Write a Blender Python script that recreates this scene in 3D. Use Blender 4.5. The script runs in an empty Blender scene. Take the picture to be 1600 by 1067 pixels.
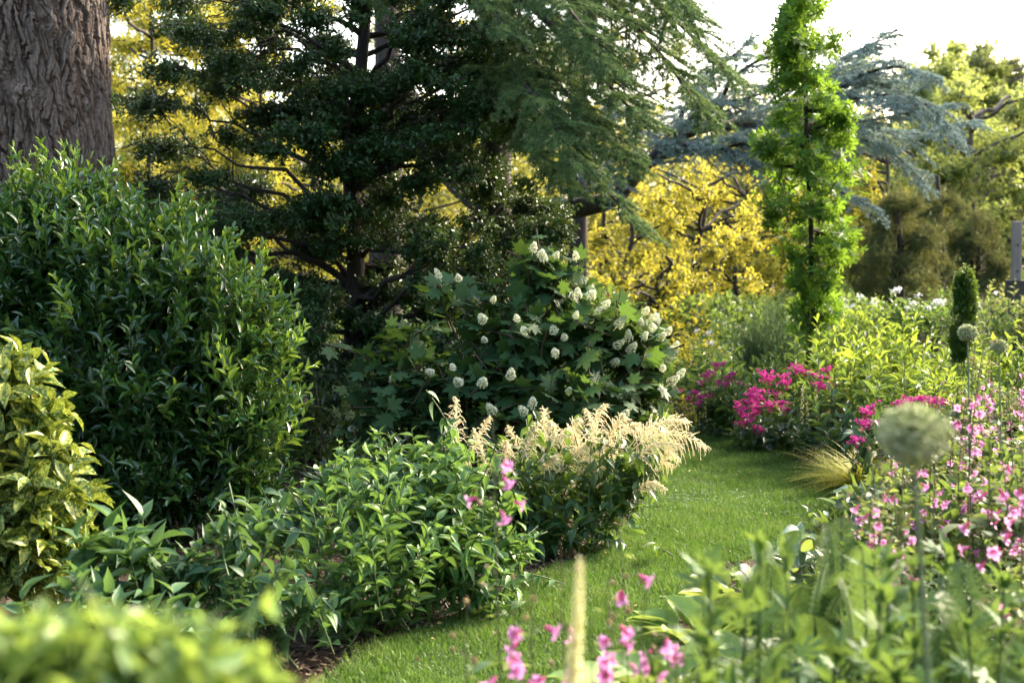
import bpy, math, random
import numpy as np
from mathutils import Vector
PI = math.pi
rng = np.random.default_rng(7)
random.seed(7)
SC = bpy.context.scene
COL = SC.collection

# ---------------------------------------------------------------- camera
FPX = 2222.2
CAM = np.array([0.0, 0.0, 1.6])
PITCH = math.atan(133.0 / FPX)
cam_d = bpy.data.cameras.new('camera')
cam_d.lens = 50.0; cam_d.sensor_width = 36.0; cam_d.clip_start = 0.05; cam_d.clip_end = 900
cam_d.dof.use_dof = True; cam_d.dof.focus_distance = 7.8; cam_d.dof.aperture_fstop = 3.0
cam_d.dof.aperture_blades = 9
cam_o = bpy.data.objects.new('camera', cam_d); COL.objects.link(cam_o)
cam_o.location = CAM; cam_o.rotation_euler = (PI / 2 - PITCH, 0, 0)
SC.camera = cam_o

# ---------------------------------------------------------------- light
SUN_AZ, SUN_EL = math.radians(48), math.radians(30)      # azimuth from +Y towards +X
w = bpy.data.worlds.new('World'); SC.world = w; w.use_nodes = True
nt = w.node_tree; bg = nt.nodes['Background']
sky = nt.nodes.new('ShaderNodeTexSky'); sky.sky_type = 'NISHITA'; sky.sun_disc = False
sky.sun_elevation = SUN_EL; sky.sun_rotation = SUN_AZ
sky.air_density = 1.0; sky.dust_density = 4.0; sky.ozone_density = 1.0
nt.links.new(sky.outputs[0], bg.inputs[0]); bg.inputs[1].default_value = 0.15
sun_d = bpy.data.lights.new('sun', 'SUN'); sun_d.energy = 2.1; sun_d.angle = math.radians(7.0)
sun_d.color = (1.0, 0.91, 0.76)
sun_o = bpy.data.objects.new('sun', sun_d); COL.objects.link(sun_o)
sdir = Vector((math.sin(SUN_AZ) * math.cos(SUN_EL), math.cos(SUN_AZ) * math.cos(SUN_EL), math.sin(SUN_EL)))
sun_o.rotation_euler = sdir.to_track_quat('Z', 'Y').to_euler(); sun_o.location = (8, 20, 20)
vs = SC.view_settings; vs.view_transform = 'Standard'; vs.look = 'None'; vs.gamma = 1.0
vs.use_curve_mapping = False; vs.exposure = 2.62
vs.use_white_balance = True; vs.white_balance_temperature = 6950; vs.white_balance_tint = 10
cy = SC.cycles
cy.max_bounces = 7; cy.diffuse_bounces = 4; cy.glossy_bounces = 2; cy.transmission_bounces = 4
cy.transparent_max_bounces = 4; cy.volume_bounces = 0; cy.caustics_reflective = False; cy.caustics_refractive = False
cy.sample_clamp_indirect = 6.0
cy.use_denoising = True
try: cy.denoiser = 'OPENIMAGEDENOISE'; cy.denoising_input_passes = 'RGB_ALBEDO_NORMAL'
except Exception: pass

# ---------------------------------------------------------------- maths
def P(px, py, Y):
    """world point at forward distance Y seen at pixel (px, py) of the 1600x1067 photograph"""
    a = (px - 800) / FPX; b = (533.5 - py) / FPX
    cp, sp = math.cos(PITCH), math.sin(PITCH)
    d = np.array([a, cp + b * sp, -sp + b * cp])
    return CAM + d * (Y / d[1])
def M(px, Y): return px / FPX * Y
def nrm(v): return v / (np.linalg.norm(v, axis=-1, keepdims=True) + 1e-9)
def U(a, b, n=None): return rng.uniform(a, b, n)

# ---------------------------------------------------------------- mesh accumulator
class MB:
    def __init__(s): s.V = []; s.L = []; s.S = []; s.R = []; s.T = []; s.n = 0
    def add(s, V, loops, sizes, rnd, uv):
        s.V.append(V.reshape(-1, 3).astype(np.float32)); s.L.append(loops.ravel() + s.n); s.S.append(sizes.ravel())
        s.R.append(np.asarray(rnd, np.float32).ravel()); s.T.append(uv.reshape(-1, 2).astype(np.float32)); s.n += len(s.V[-1])
    def scatter(s, tpl, pos, axis, up, L, Wd, droop=1.0, rnd=None):
        """copies of a leaf template: y along axis, x across, z along up"""
        V, lp, sz, uv = tpl; N = len(pos); k = len(V)
        if N == 0: return
        axis = nrm(axis); side = nrm(np.cross(axis, up)); upn = np.cross(side, axis)
        L = np.broadcast_to(np.asarray(L, float), (N,)); Wd = np.broadcast_to(np.asarray(Wd, float), (N,))
        dr = np.broadcast_to(np.asarray(droop, float), (N,))
        X = V[None, :, 0:1] * Wd[:, None, None] * side[:, None]
        Y = V[None, :, 1:2] * L[:, None, None] * axis[:, None]
        Z = V[None, :, 2:3] * (L * dr)[:, None, None] * upn[:, None]
        pts = pos[:, None] + X + Y + Z
        if rnd is None: rnd = rng.random(N)
        s.add(pts, (np.arange(N)[:, None] * k + lp[None]), np.tile(sz, N), np.repeat(rnd, k), np.tile(uv, (N, 1)))
    def tubes(s, path, rad, sides=5, rnd=None):
        """path (M,n,3), rad (M,n)"""
        path = np.asarray(path, float); rad = np.broadcast_to(np.asarray(rad, float), path.shape[:2])
        Mn, n, _ = path.shape
        if Mn == 0: return
        T = nrm(np.gradient(path, axis=1))
        ref = np.where(np.abs(T[:, :1, 2:3]) > 0.8, np.array([1.0, 0, 0]), np.array([0, 0, 1.0]))
        A = nrm(np.cross(T, np.broadcast_to(ref, T.shape))); B = np.cross(T, A)
        an = np.arange(sides) / sides * 2 * PI
        ring = A[:, :, None] * np.cos(an)[None, None, :, None] + B[:, :, None] * np.sin(an)[None, None, :, None]
        pts = path[:, :, None] + ring * rad[:, :, None, None]
        i = np.arange(n - 1)[:, None] * sides; j = np.arange(sides)[None]
        q = np.stack([i + j, i + (j + 1) % sides, i + sides + (j + 1) % sides, i + sides + j], -1).reshape(-1)
        lp = np.arange(Mn)[:, None] * (n * sides) + q[None]
        uv = np.stack(np.broadcast_arrays(np.linspace(0, 1, n)[None, :, None], (an / (2 * PI))[None, None, :]), -1)
        uv = np.broadcast_to(uv, (Mn, n, sides, 2))
        if rnd is None: rnd = rng.random(Mn)
        s.add(pts, lp, np.full(Mn * (n - 1) * sides, 4), np.repeat(rnd, n * sides), uv)
    def build(s, name, mat, parent=None, smooth=True, at=None):
        me = bpy.data.meshes.new(name)
        V = np.concatenate(s.V); L = np.concatenate(s.L).astype(np.int32); S = np.concatenate(s.S).astype(np.int32)
        o = bpy.data.objects.new(name, me)
        if parent is not None:
            o.parent = parent; V = V - np.array(parent.location, np.float32)
        elif at is not None:
            o.location = at; V = V - np.array(at, np.float32)
        me.vertices.add(len(V)); me.vertices.foreach_set('co', V.ravel())
        me.loops.add(len(L)); me.loops.foreach_set('vertex_index', L)
        me.polygons.add(len(S)); me.polygons.foreach_set('loop_start', np.concatenate([[0], np.cumsum(S)[:-1]]).astype(np.int32))
        me.polygons.foreach_set('use_smooth', np.full(len(S), smooth))
        me.update(calc_edges=True)
        a = me.attributes.new('rnd', 'FLOAT', 'POINT'); a.data.foreach_set('value', np.concatenate(s.R))
        a = me.attributes.new('luv', 'FLOAT2', 'POINT'); a.data.foreach_set('vector', np.concatenate(s.T).ravel())
        me.materials.append(mat); COL.objects.link(o)
        return o

def thing(name, label, cat, loc=(0, 0, 0), group=None):
    o = bpy.data.objects.new(name, None); COL.objects.link(o); o.location = [float(v) for v in loc]
    o['label'] = label; o['category'] = cat; o.empty_display_size = 0.1
    if group: o['group'] = group
    return o
def setting(o, kind='structure', label=None, cat=None):
    o['kind'] = kind
    if label: o['label'] = label
    if cat: o['category'] = cat
    return o
def dup(root, loc, rot=0.0, sc=1.0, label=None):
    def cp(o, par):
        c = o.copy(); COL.objects.link(c)
        if par is not None: c.parent = par
        for ch in list(o.children): cp(ch, c)
        return c
    r = cp(root, None); r.location = [float(v) for v in loc]; r.rotation_euler = (0, 0, rot); r.scale = (sc, sc, sc)
    if label: r['label'] = label
    return r

# ---------------------------------------------------------------- leaf templates
def T_(V, F, uv):
    return (np.array(V, float), np.array([i for f in F for i in f], int), np.array([len(f) for f in F], int), np.array(uv, float))
def leaf_t(rows, fold=0.15, arch=0.15, wave=0.0):
    """rows: (t, halfwidth 0..0.5)"""
    V = [(0, 0, 0)]; uv = [(0, 0)]; F = []
    for k, (t, hw) in enumerate(rows):
        z = -arch * t * t; wz = wave * (1 if k % 2 else -1)
        V += [(-hw, t, z + fold * hw + wz), (0, t, z), (hw, t, z + fold * hw - wz)]
        uv += [(-1, t), (0, t), (1, t)]
    V.append((0, 1, -arch)); uv.append((0, 1))
    F += [(0, 2, 1), (0, 3, 2)]
    for k in range(len(rows) - 1):
        b = 1 + 3 * k
        F += [(b, b + 1, b + 4, b + 3), (b + 1, b + 2, b + 5, b + 4)]
    b = 1 + 3 * (len(rows) - 1); e = len(V) - 1
    F += [(b, b + 1, e), (b + 1, b + 2, e)]
    return T_(V, F, uv)
LANCE = leaf_t([(.2, .3), (.45, .5), (.7, .42), (.88, .2)], .35, .12)
OVATE = leaf_t([(.1, .33), (.3, .5), (.5, .44), (.72, .23), (.88, .08)], .3, .28)
ROUND = leaf_t([(.08, .3), (.3, .5), (.6, .47), (.85, .25)], .25, .12)
NARROW = leaf_t([(.25, .5), (.6, .42)], .2, .2)
SMALL = leaf_t([(.3, .5), (.7, .38)], .3, .1)
STRAP = leaf_t([(.15, .35), (.3, .5), (.5, .5), (.68, .42), (.84, .25)], .3, .75)
AUC = leaf_t([(.2, .3), (.45, .5), (.62, .48), (.78, .3), (.9, .12)], .3, .2, .008)
def blade_t(n=4, arch=.5):
    V = []; uv = []; F = []
    for i in range(n):
        t = i / n; hw = .5 * (1 - t) ** .6; z = -arch * t * t
        V += [(-hw, t, z), (hw, t, z)]; uv += [(-1, t), (1, t)]
    V.append((0, 1, -arch)); uv.append((0, 1))
    for i in range(n - 1): F.append((2 * i, 2 * i + 1, 2 * i + 3, 2 * i + 2))
    F.append((2 * n - 2, 2 * n - 1, 2 * n))
    return T_(V, F, uv)
BLADE = blade_t(2, .35); LONGBLADE = blade_t(5, .7)
NEEDLE = T_([(-.5, 0, 0), (.5, 0, 0), (0, 1, 0)], [(0, 1, 2)], [(0, 0), (0, 0), (0, 1)])
def lobed(lobes, cy0=.35, valley=.45, sub=0, dz=.08):
    """fan of lobes: list of (angle deg, length, halfwidth deg)"""
    V = [(0, cy0, 0)]; uv = [(0, cy0)]; pts = []
    lob = sorted(lobes)
    pts.append((0, -.02 + 0.0, 0, 0))
    for i, (a, L, hw) in enumerate(lob):
        for da, f in ([(-hw, valley), (-hw * .55, .74), (-hw * .35, .72), (0, 1), (hw * .35, .72), (hw * .55, .74), (hw, valley)] if sub else [(-hw, valley), (-hw * .5, .72), (0, 1), (hw * .5, .72), (hw, valley)]):
            if i > 0 and da == -hw: continue
            r = L * f if abs(da) < hw else min(L, .6) * valley / .6 * .6
            t = math.radians(a + da)
            pts.append((math.sin(t) * r, cy0 + math.cos(t) * r, -dz * (r / .6) ** 2 + (.04 if f == 1 else 0), f))
    for p in pts: V.append(p[:3]); uv.append((1, max(0, min(1, p[1]))))
    n = len(pts); F = [(0, 1 + i, 1 + (i + 1) % n) for i in range(n)]
    F = [(a, c, b) for a, b, c in F]
    return T_(V, F, uv)
STAR = lobed([(0, .65, 27), (-55, .58, 27), (55, .58, 27), (-112, .4, 27), (112, .4, 27)], .35, .22)
OAK = lobed([(0, .66, 26), (-46, .60, 24), (46, .60, 24), (-92, .48, 24), (92, .48, 24), (-138, .34, 21), (138, .34, 21)], .36, .52, 1, .10)
PALM = lobed([(0, .7, 20), (-42, .66, 20), (42, .66, 20), (-86, .5, 20), (86, .5, 20)], .28, .2, 1, .14)

# ---------------------------------------------------------------- curves and shoots
def bez(P0, P1, P2, t):
    P0, P1, P2 = [np.asarray(q, float)[:, None] for q in (P0, P1, P2)]; t = np.asarray(t)
    if t.ndim == 1: t = t[None]
    t = t[..., None]
    p = (1 - t) ** 2 * P0 + 2 * t * (1 - t) * P1 + t * t * P2
    T = 2 * (1 - t) * (P1 - P0) + 2 * t * (P2 - P1)
    return p, nrm(T)
UP = np.array([0, 0, 1.0])
def shoots(lm, sm, P0, P1, P2, K, L, ratio, tpl, t0=.1, t1=1.0, div=50, phyl='spiral', grav=-.05, upn=.5, lj=.2,
           sr=.003, tip=.55, sn=5, droop=(.5, 1.5), base=1.0, stems=True):
    Ms = len(P0)
    t = np.linspace(t0, t1, K)[None] + rng.normal(0, .4 / K, (Ms, K)); t = np.clip(t, 0, 1)
    if phyl == 'opp': t = np.repeat(t[:, ::2], 2, axis=1)[:, :K]; t = t[:, :K]
    p, T = bez(P0, P1, P2, t)
    K = p.shape[1]
    ref = nrm(rng.normal(size=(Ms, 1, 3))); A = nrm(np.cross(T, ref)); B = np.cross(T, A)
    i = np.arange(K)
    if phyl == 'spiral': ph = i * math.radians(137.5)
    elif phyl == 'opp': ph = (i % 2) * PI + (i // 2) * PI / 2
    elif phyl == 'whorl': ph = (i % 5) * 2 * PI / 5 + (i // 5) * .6
    else: ph = (i % 2) * PI
    ph = ph[None] + rng.uniform(0, 6.28, (Ms, 1)) + rng.normal(0, .25, (Ms, K))
    dv = np.radians(div * (1 - .45 * t ** 2) + rng.normal(0, 9, (Ms, K)))
    d = T * np.cos(dv)[..., None] + (A * np.cos(ph)[..., None] + B * np.sin(ph)[..., None]) * np.sin(dv)[..., None]
    d = nrm(d + UP * grav)
    nr = T * (1 - upn) + UP * upn + rng.normal(0, .22, (Ms, K, 3))
    sc = base + (tip - base) * np.clip((t - .45) / .55, 0, 1) ** 1.5
    Ll = L * sc * (1 + rng.normal(0, lj * .6, (Ms, K))).clip(.4, 1.6)
    rnd = np.clip(.5 * rng.random((Ms, 1)) + .5 * rng.random((Ms, K)), 0, 1)
    lm.scatter(tpl, p.reshape(-1, 3), d.reshape(-1, 3), nr.reshape(-1, 3), Ll.ravel(), (Ll * ratio).ravel(),
               U(droop[0], droop[1], Ms * K), (rnd * .72 + .28 * t ** 2).ravel())
    if sm is not None and stems:
        q, _ = bez(P0, P1, P2, np.linspace(0, 1, sn))
        sm.tubes(q, np.linspace(1.3, .5, sn)[None] * sr * np.ones((Ms, 1)), 4)

def pad_tips(c, r, n, ls, up=.4, out=1.0, jit=.35, shell=.7, zmin=.06, flat=0):
    """shoot starts / controls / tips spread through an ellipsoid, most of them at its skin"""
    c = np.asarray(c, float); r = np.asarray(r, float)
    u = nrm(rng.normal(size=(n, 3)))
    rho = np.where(rng.random(n) < shell, U(.8, 1.05, n), U(.1, .85, n) ** .5)[:, None]
    tip = c + r * u * rho
    o = nrm(u / r); o[:, 2] *= (1 - flat)
    sd = nrm(o * out + UP * up + rng.normal(0, jit, (n, 3)))
    ll = ls * U(.7, 1.3, n)[:, None]
    P0 = tip - sd * ll
    P1 = tip - sd * ll * .5 - UP * ll * U(-.1, .22, n)[:, None] + rng.normal(0, .08, (n, 3)) * ll
    k = tip[:, 2] > zmin
    return P0[k], P1[k], tip[k]

def limbs(sm, start, ends, r0, r1, sag=.15, n=8, sides=6, wob=.04):
    start = np.asarray(start, float); ends = np.asarray(ends, float)
    if start.ndim == 1: start = np.repeat(start[None], len(ends), 0)
    mid = (start + ends) / 2; ln = np.linalg.norm(ends - start, axis=1, keepdims=True)
    mid = mid + UP * ln * sag + rng.normal(0, .08, mid.shape) * ln
    p, _ = bez(start, mid, ends, np.linspace(0, 1, n))
    w = rng.normal(0, wob, p.shape) * ln[:, None]; w[:, 0] = 0; w[:, -1] = 0
    p = p + w * .5
    sm.tubes(p, np.linspace(r0, r1, n)[None] * np.ones((len(ends), 1)), sides)
    return p
def curve(pts, n=24):
    """Catmull-Rom through pts"""
    p = np.asarray(pts, float); p = np.vstack([2 * p[0] - p[1], p, 2 * p[-1] - p[-2]])
    out = []
    m = len(p) - 3; tt = np.linspace(0, m - 1e-6, n)
    for t in tt:
        i = int(t); f = t - i; a, b, c, d = p[i:i + 4]
        out.append(.5 * ((2 * b) + (c - a) * f + (2 * a - 5 * b + 4 * c - d) * f * f + (3 * b - a - 3 * c + d) * f ** 3))
    return np.array(out)

# ---------------------------------------------------------------- materials
def N_(nt, typ, **kw):
    n = nt.nodes.new(typ)
    for k, v in kw.items(): setattr(n, k, v)
    return n
def leaf_mat(name, c1, c2, tr, rough=.45, tf=.35, vein=None, spec=.5, edge=None, spots=None, coat=0.0, c3=None):
    m = bpy.data.materials.new(name); m.use_nodes = True; nt = m.node_tree; nt.nodes.clear(); lk = nt.links.new
    out = N_(nt, 'ShaderNodeOutputMaterial'); mix = N_(nt, 'ShaderNodeMixShader'); pb = N_(nt, 'ShaderNodeBsdfPrincipled')
    tb = N_(nt, 'ShaderNodeBsdfTranslucent'); at = N_(nt, 'ShaderNodeAttribute', attribute_name='rnd')
    rp = N_(nt, 'ShaderNodeValToRGB'); e = rp.color_ramp.elements
    e[0].position = .15; e[0].color = (*c1, 1); e[1].position = .8; e[1].color = (*c2, 1)
    if c3 is not None: q = e.new(.97); q.color = (*c3, 1)
    lk(at.outputs['Fac'], rp.inputs[0]); col = rp.outputs[0]
    def mixc(fac, colb, a):
        mx = N_(nt, 'ShaderNodeMix', data_type='RGBA'); lk(a, mx.inputs[6]); lk(fac, mx.inputs[0])
        mx.inputs[7].default_value = (*colb, 1); return mx.outputs[2]
    if vein or edge or spots:
        uvn = N_(nt, 'ShaderNodeAttribute', attribute_name='luv'); sp = N_(nt, 'ShaderNodeSeparateXYZ'); lk(uvn.outputs['Vector'], sp.inputs[0])
        ab = N_(nt, 'ShaderNodeMath', operation='ABSOLUTE'); lk(sp.outputs[0], ab.inputs[0])
    if spots:
        no = N_(nt, 'ShaderNodeTexNoise'); no.inputs['Scale'].default_value = spots[1]; no.inputs['Detail'].default_value = 5
        no.inputs['Roughness'].default_value = .7
        geo = N_(nt, 'ShaderNodeTexCoord'); lk(geo.outputs['Object'], no.inputs['Vector'])
        ad = N_(nt, 'ShaderNodeMath', operation='MULTIPLY_ADD'); lk(at.outputs['Fac'], ad.inputs[0]); ad.inputs[1].default_value = .16; lk(no.outputs['Fac'], ad.inputs[2])
        mr = N_(nt, 'ShaderNodeMapRange'); lk(ad.outputs[0], mr.inputs[0])
        mr.inputs[1].default_value = .56; mr.inputs[2].default_value = .62
        col = mixc(mr.outputs[0], spots[0], col)
    if vein:
        mr = N_(nt, 'ShaderNodeMapRange'); lk(ab.outputs[0], mr.inputs[0]); mr.inputs[1].default_value = .03; mr.inputs[2].default_value = .14
        mr.inputs[3].default_value = .75; mr.inputs[4].default_value = 0
        wv = N_(nt, 'ShaderNodeMath', operation='MULTIPLY_ADD'); lk(ab.outputs[0], wv.inputs[0]); wv.inputs[1].default_value = -.25; lk(sp.outputs[1], wv.inputs[2])
        sn = N_(nt, 'ShaderNodeMath', operation='MULTIPLY'); lk(wv.outputs[0], sn.inputs[0]); sn.inputs[1].default_value = 45
        s2 = N_(nt, 'ShaderNodeMath', operation='SINE'); lk(sn.outputs[0], s2.inputs[0])
        m2 = N_(nt, 'ShaderNodeMapRange'); lk(s2.outputs[0], m2.inputs[0]); m2.inputs[1].default_value = .8; m2.inputs[2].default_value = 1; m2.inputs[4].default_value = .35
        mx = N_(nt, 'ShaderNodeMath', operation='MAXIMUM'); lk(mr.outputs[0], mx.inputs[0]); lk(m2.outputs[0], mx.inputs[1])
        col = mixc(mx.outputs[0], vein, col)
    if edge:
        mr = N_(nt, 'ShaderNodeMapRange'); lk(ab.outputs[0], mr.inputs[0]); mr.inputs[1].default_value = .6; mr.inputs[2].default_value = .75
        col = mixc(mr.outputs[0], edge, col)
    lk(col, pb.inputs['Base Color']); pb.inputs['Roughness'].default_value = rough
    pb.inputs['Specular IOR Level'].default_value = spec
    if coat: pb.inputs['Coat Weight'].default_value = coat; pb.inputs['Coat Roughness'].default_value = .25
    bm = N_(nt, 'ShaderNodeBump'); bm.inputs['Strength'].default_value = .25; bm.inputs['Distance'].default_value = .004
    n2 = N_(nt, 'ShaderNodeTexNoise'); n2.inputs['Scale'].default_value = 60; lk(n2.outputs['Fac'], bm.inputs['Height'])
    tc = N_(nt, 'ShaderNodeTexCoord'); lk(tc.outputs['Object'], n2.inputs['Vector']); lk(bm.outputs[0], pb.inputs['Normal'])
    mt = N_(nt, 'ShaderNodeMix', data_type='RGBA', blend_type='MIX'); mt.inputs[0].default_value = .6
    lk(col, mt.inputs[6]); mt.inputs[7].default_value = (*tr, 1); lk(mt.outputs[2], tb.inputs[0])
    mix.inputs[0].default_value = tf; lk(pb.outputs[0], mix.inputs[1]); lk(tb.outputs[0], mix.inputs[2]); lk(mix.outputs[0], out.inputs[0])
    return m
def bark_mat(name, c1, c2, scale=12, stretch=.25, rough=.9, bump=.6):
    m = bpy.data.materials.new(name); m.use_nodes = True; nt = m.node_tree; lk = nt.links.new; pb = nt.nodes['Principled BSDF']
    tc = N_(nt, 'ShaderNodeTexCoord'); mp = N_(nt, 'ShaderNodeMapping'); mp.inputs['Scale'].default_value = (1, 1, stretch); lk(tc.outputs['Object'], mp.inputs[0])
    no = N_(nt, 'ShaderNodeTexNoise'); no.inputs['Scale'].default_value = scale; no.inputs['Detail'].default_value = 8; no.inputs['Roughness'].default_value = .65; lk(mp.outputs[0], no.inputs['Vector'])
    rp = N_(nt, 'ShaderNodeValToRGB'); e = rp.color_ramp.elements; e[0].position = .35; e[0].color = (*c1, 1); e[1].position = .68; e[1].color = (*c2, 1)
    lk(no.outputs['Fac'], rp.inputs[0]); lk(rp.outputs[0], pb.inputs['Base Color']); pb.inputs['Roughness'].default_value = rough
    bm = N_(nt, 'ShaderNodeBump'); bm.inputs['Strength'].default_value = bump; bm.inputs['Distance'].default_value = .02
    lk(no.outputs['Fac'], bm.inputs['Height']); lk(bm.outputs[0], pb.inputs['Normal'])
    return m
def uvramp_mat(name, stops, rough=.5, tf=.3, tr=None, spec=.3):
    """colour along the part (luv.y)"""
    m = bpy.data.materials.new(name); m.use_nodes = True; nt = m.node_tree; nt.nodes.clear(); lk = nt.links.new
    out = N_(nt, 'ShaderNodeOutputMaterial'); mix = N_(nt, 'ShaderNodeMixShader'); pb = N_(nt, 'ShaderNodeBsdfPrincipled'); tb = N_(nt, 'ShaderNodeBsdfTranslucent')
    at = N_(nt, 'ShaderNodeAttribute', attribute_name='luv'); sp = N_(nt, 'ShaderNodeSeparateXYZ'); lk(at.outputs['Vector'], sp.inputs[0])
    rp = N_(nt, 'ShaderNodeValToRGB'); e = rp.color_ramp.elements
    e[0].position = stops[0][0]; e[0].color = (*stops[0][1], 1); e[1].position = stops[-1][0]; e[1].color = (*stops[-1][1], 1)
    for s_ in stops[1:-1]: q = e.new(s_[0]); q.color = (*s_[1], 1)
    lk(sp.outputs[1], rp.inputs[0])
    ra = N_(nt, 'ShaderNodeAttribute', attribute_name='rnd'); hv = N_(nt, 'ShaderNodeHueSaturation')
    mr = N_(nt, 'ShaderNodeMapRange'); lk(ra.outputs['Fac'], mr.inputs[0]); mr.inputs[3].default_value = .75; mr.inputs[4].default_value = 1.25
    lk(mr.outputs[0], hv.inputs['Value']); lk(rp.outputs[0], hv.inputs['Color'])
    lk(hv.outputs[0], pb.inputs['Base Color']); lk(hv.outputs[0], tb.inputs[0]); pb.inputs['Roughness'].default_value = rough; pb.inputs['Specular IOR Level'].default_value = spec
    mix.inputs[0].default_value = tf; lk(pb.outputs[0], mix.inputs[1]); lk(tb.outputs[0], mix.inputs[2]); lk(mix.outputs[0], out.inputs[0])
    return m
# ================================================================ SETTING: ground, lawn, far wood
rng = np.random.default_rng(11)
def sheet(name, pts, z, mat):
    me = bpy.data.meshes.new(name); me.from_pydata([(x, y, z) for x, y in pts], [], [tuple(range(len(pts)))]); me.update()
    o = bpy.data.objects.new(name, me); me.materials.append(mat); COL.objects.link(o); return o
def noise_mat(name, stops, scale, rough=.95, bump=.5, dist=.02, detail=9):
    m = bpy.data.materials.new(name); m.use_nodes = True; nt = m.node_tree; lk = nt.links.new; pb = nt.nodes['Principled BSDF']
    tc = N_(nt, 'ShaderNodeTexCoord'); no = N_(nt, 'ShaderNodeTexNoise'); no.inputs['Scale'].default_value = scale; no.inputs['Detail'].default_value = detail
    no.inputs['Roughness'].default_value = .7; lk(tc.outputs['Object'], no.inputs['Vector'])
    rp = N_(nt, 'ShaderNodeValToRGB'); e = rp.color_ramp.elements; e[0].position, c = stops[0]; e[0].color = (*c, 1); e[1].position, c = stops[-1]; e[1].color = (*c, 1)
    for p_, c in stops[1:-1]: q = e.new(p_); q.color = (*c, 1)
    lk(no.outputs['Fac'], rp.inputs[0]); lk(rp.outputs[0], pb.inputs['Base Color']); pb.inputs['Roughness'].default_value = rough; pb.inputs['Specular IOR Level'].default_value = .2
    bm = N_(nt, 'ShaderNodeBump'); bm.inputs['Strength'].default_value = bump; bm.inputs['Distance'].default_value = dist; lk(no.outputs['Fac'], bm.inputs['Height']); lk(bm.outputs[0], pb.inputs['Normal'])
    return m
m_soil = noise_mat('soil', [(.3, (.016, .010, .006)), (.5, (.038, .024, .014)), (.7, (.075, .05, .03))], 26)
m_turf = noise_mat('turf', [(.3, (.02, .035, .01)), (.6, (.045, .08, .018)), (.8, (.07, .07, .03))], 30)
g = sheet('ground', [(-300, -60), (300, -60), (300, 500), (-300, 500)], 0, m_soil); setting(g)
LW_L = [(-1.5, 1.5), (-1.15, 3.6), (-.78, 4.9), (-.67, 5.33), (-.52, 5.78), (-.17, 6.29), (.19, 7.1), (.48, 7.65), (.74, 8.57), (.98, 9.9), (1.25, 11.2), (1.2, 12.3), (.5, 13.2), (-1.6, 13.7), (-4, 13.6)]
LW_R = [(-4, 15), (-1.2, 15.1), (.9, 14.6), (1.75, 13.8), (2.1, 12.9), (2.2, 11.7), (2.3, 10.6), (2.33, 9.8), (2.1, 9.0), (1.5, 7.8), (1.0, 7.1), (.76, 6.35), (.5, 5.33), (.3, 4.2), (-.1, 2.8), (-.5, 1.5)]
outl = np.vstack([curve([(x, y, 0) for x, y in LW_L], 60), curve([(x, y, 0) for x, y in LW_R], 60)])[:, :2]
lawn = sheet('lawn_path', [tuple(p) for p in outl], .012, m_turf); setting(lawn)
def inside(pt, poly):
    x, y = pt[:, 0], pt[:, 1]; r = np.zeros(len(pt), bool); j = len(poly) - 1
    for i in range(len(poly)):
        xi, yi = poly[i]; xj, yj = poly[j]
        c = ((yi > y) != (yj > y)) & (x < (xj - xi) * (y - yi) / (yj - yi + 1e-12) + xi); r ^= c; j = i
    return r
def lawn_pts(n, y0, y1):
    p = np.stack([U(-2.5, 2.6, n), U(y0, y1, n)], 1)
    return p[inside(p + rng.normal(0, .035, p.shape), outl)]
m_grass = leaf_mat('grass_blade', (.028, .072, .013), (.095, .195, .034), (.2, .36, .05), .5, .32, spec=.3, c3=(.22, .20, .08))
mb = MB()
for n_, y0, y1, hl in ((430000, 4.7, 9, .032), (260000, 9, 14.2, .034), (12000, 2, 4.7, .04)):
    p = lawn_pts(n_, y0, y1); n = len(p)
    f = np.sin(p[:, 0] * 9.1 + np.sin(p[:, 1] * 5)) * np.sin(p[:, 1] * 7.3 + p[:, 0] * 3) + .6 * np.sin(p[:, 0] * 2.7 + 1) * np.sin(p[:, 1] * 2.1)
    h = hl * U(.45, 1.35, n) * (1 + .38 * f); h[rng.random(n) < .01] *= 1.6
    d = np.stack([rng.normal(0, .5, n), rng.normal(0, .5, n), np.ones(n)], 1)
    mb.scatter(BLADE, np.column_stack([p, np.full(n, .01)]), d, rng.normal(size=(n, 3)), h, U(.003, .0058, n), U(.3, 1.6, n),
               np.clip(.75 * rng.random(n) + .1 + .2 * f, 0, .93) + (rng.random(n) < .025) * .3)
o = mb.build('lawn_grass', m_grass, at=(.8, 8, 0)); setting(o, 'stuff', 'short mown green grass on the curving garden path', 'grass')
# clover flecks in the turf
m_clover = leaf_mat('clover', (.07, .15, .05), (.15, .25, .11), (.2, .35, .08), .4, .3)
p = lawn_pts(16000, 4.8, 13); f = np.sin(p[:, 0] * 2.3 + 2) * np.sin(p[:, 1] * 1.9) + rng.normal(0, .4, len(p)); p = p[f > .75]
mb = MB(); c3 = np.repeat(p, 3, 0); n = len(c3); an = np.tile(np.arange(3) * 2.09, len(p)) + np.repeat(U(0, 6, len(p)), 3)
mb.scatter(ROUND, np.column_stack([c3, np.repeat(U(.025, .045, len(p)), 3)]), np.stack([np.cos(an), np.sin(an), .25 + 0 * an], 1), np.tile(UP, (n, 1)) + rng.normal(0, .25, (n, 3)), .010, .009)
o = mb.build('clover_leaves', m_clover, at=(.8, 8, 0)); setting(o, 'stuff', 'pale clover leaves scattered through the lawn', 'clover')
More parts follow.
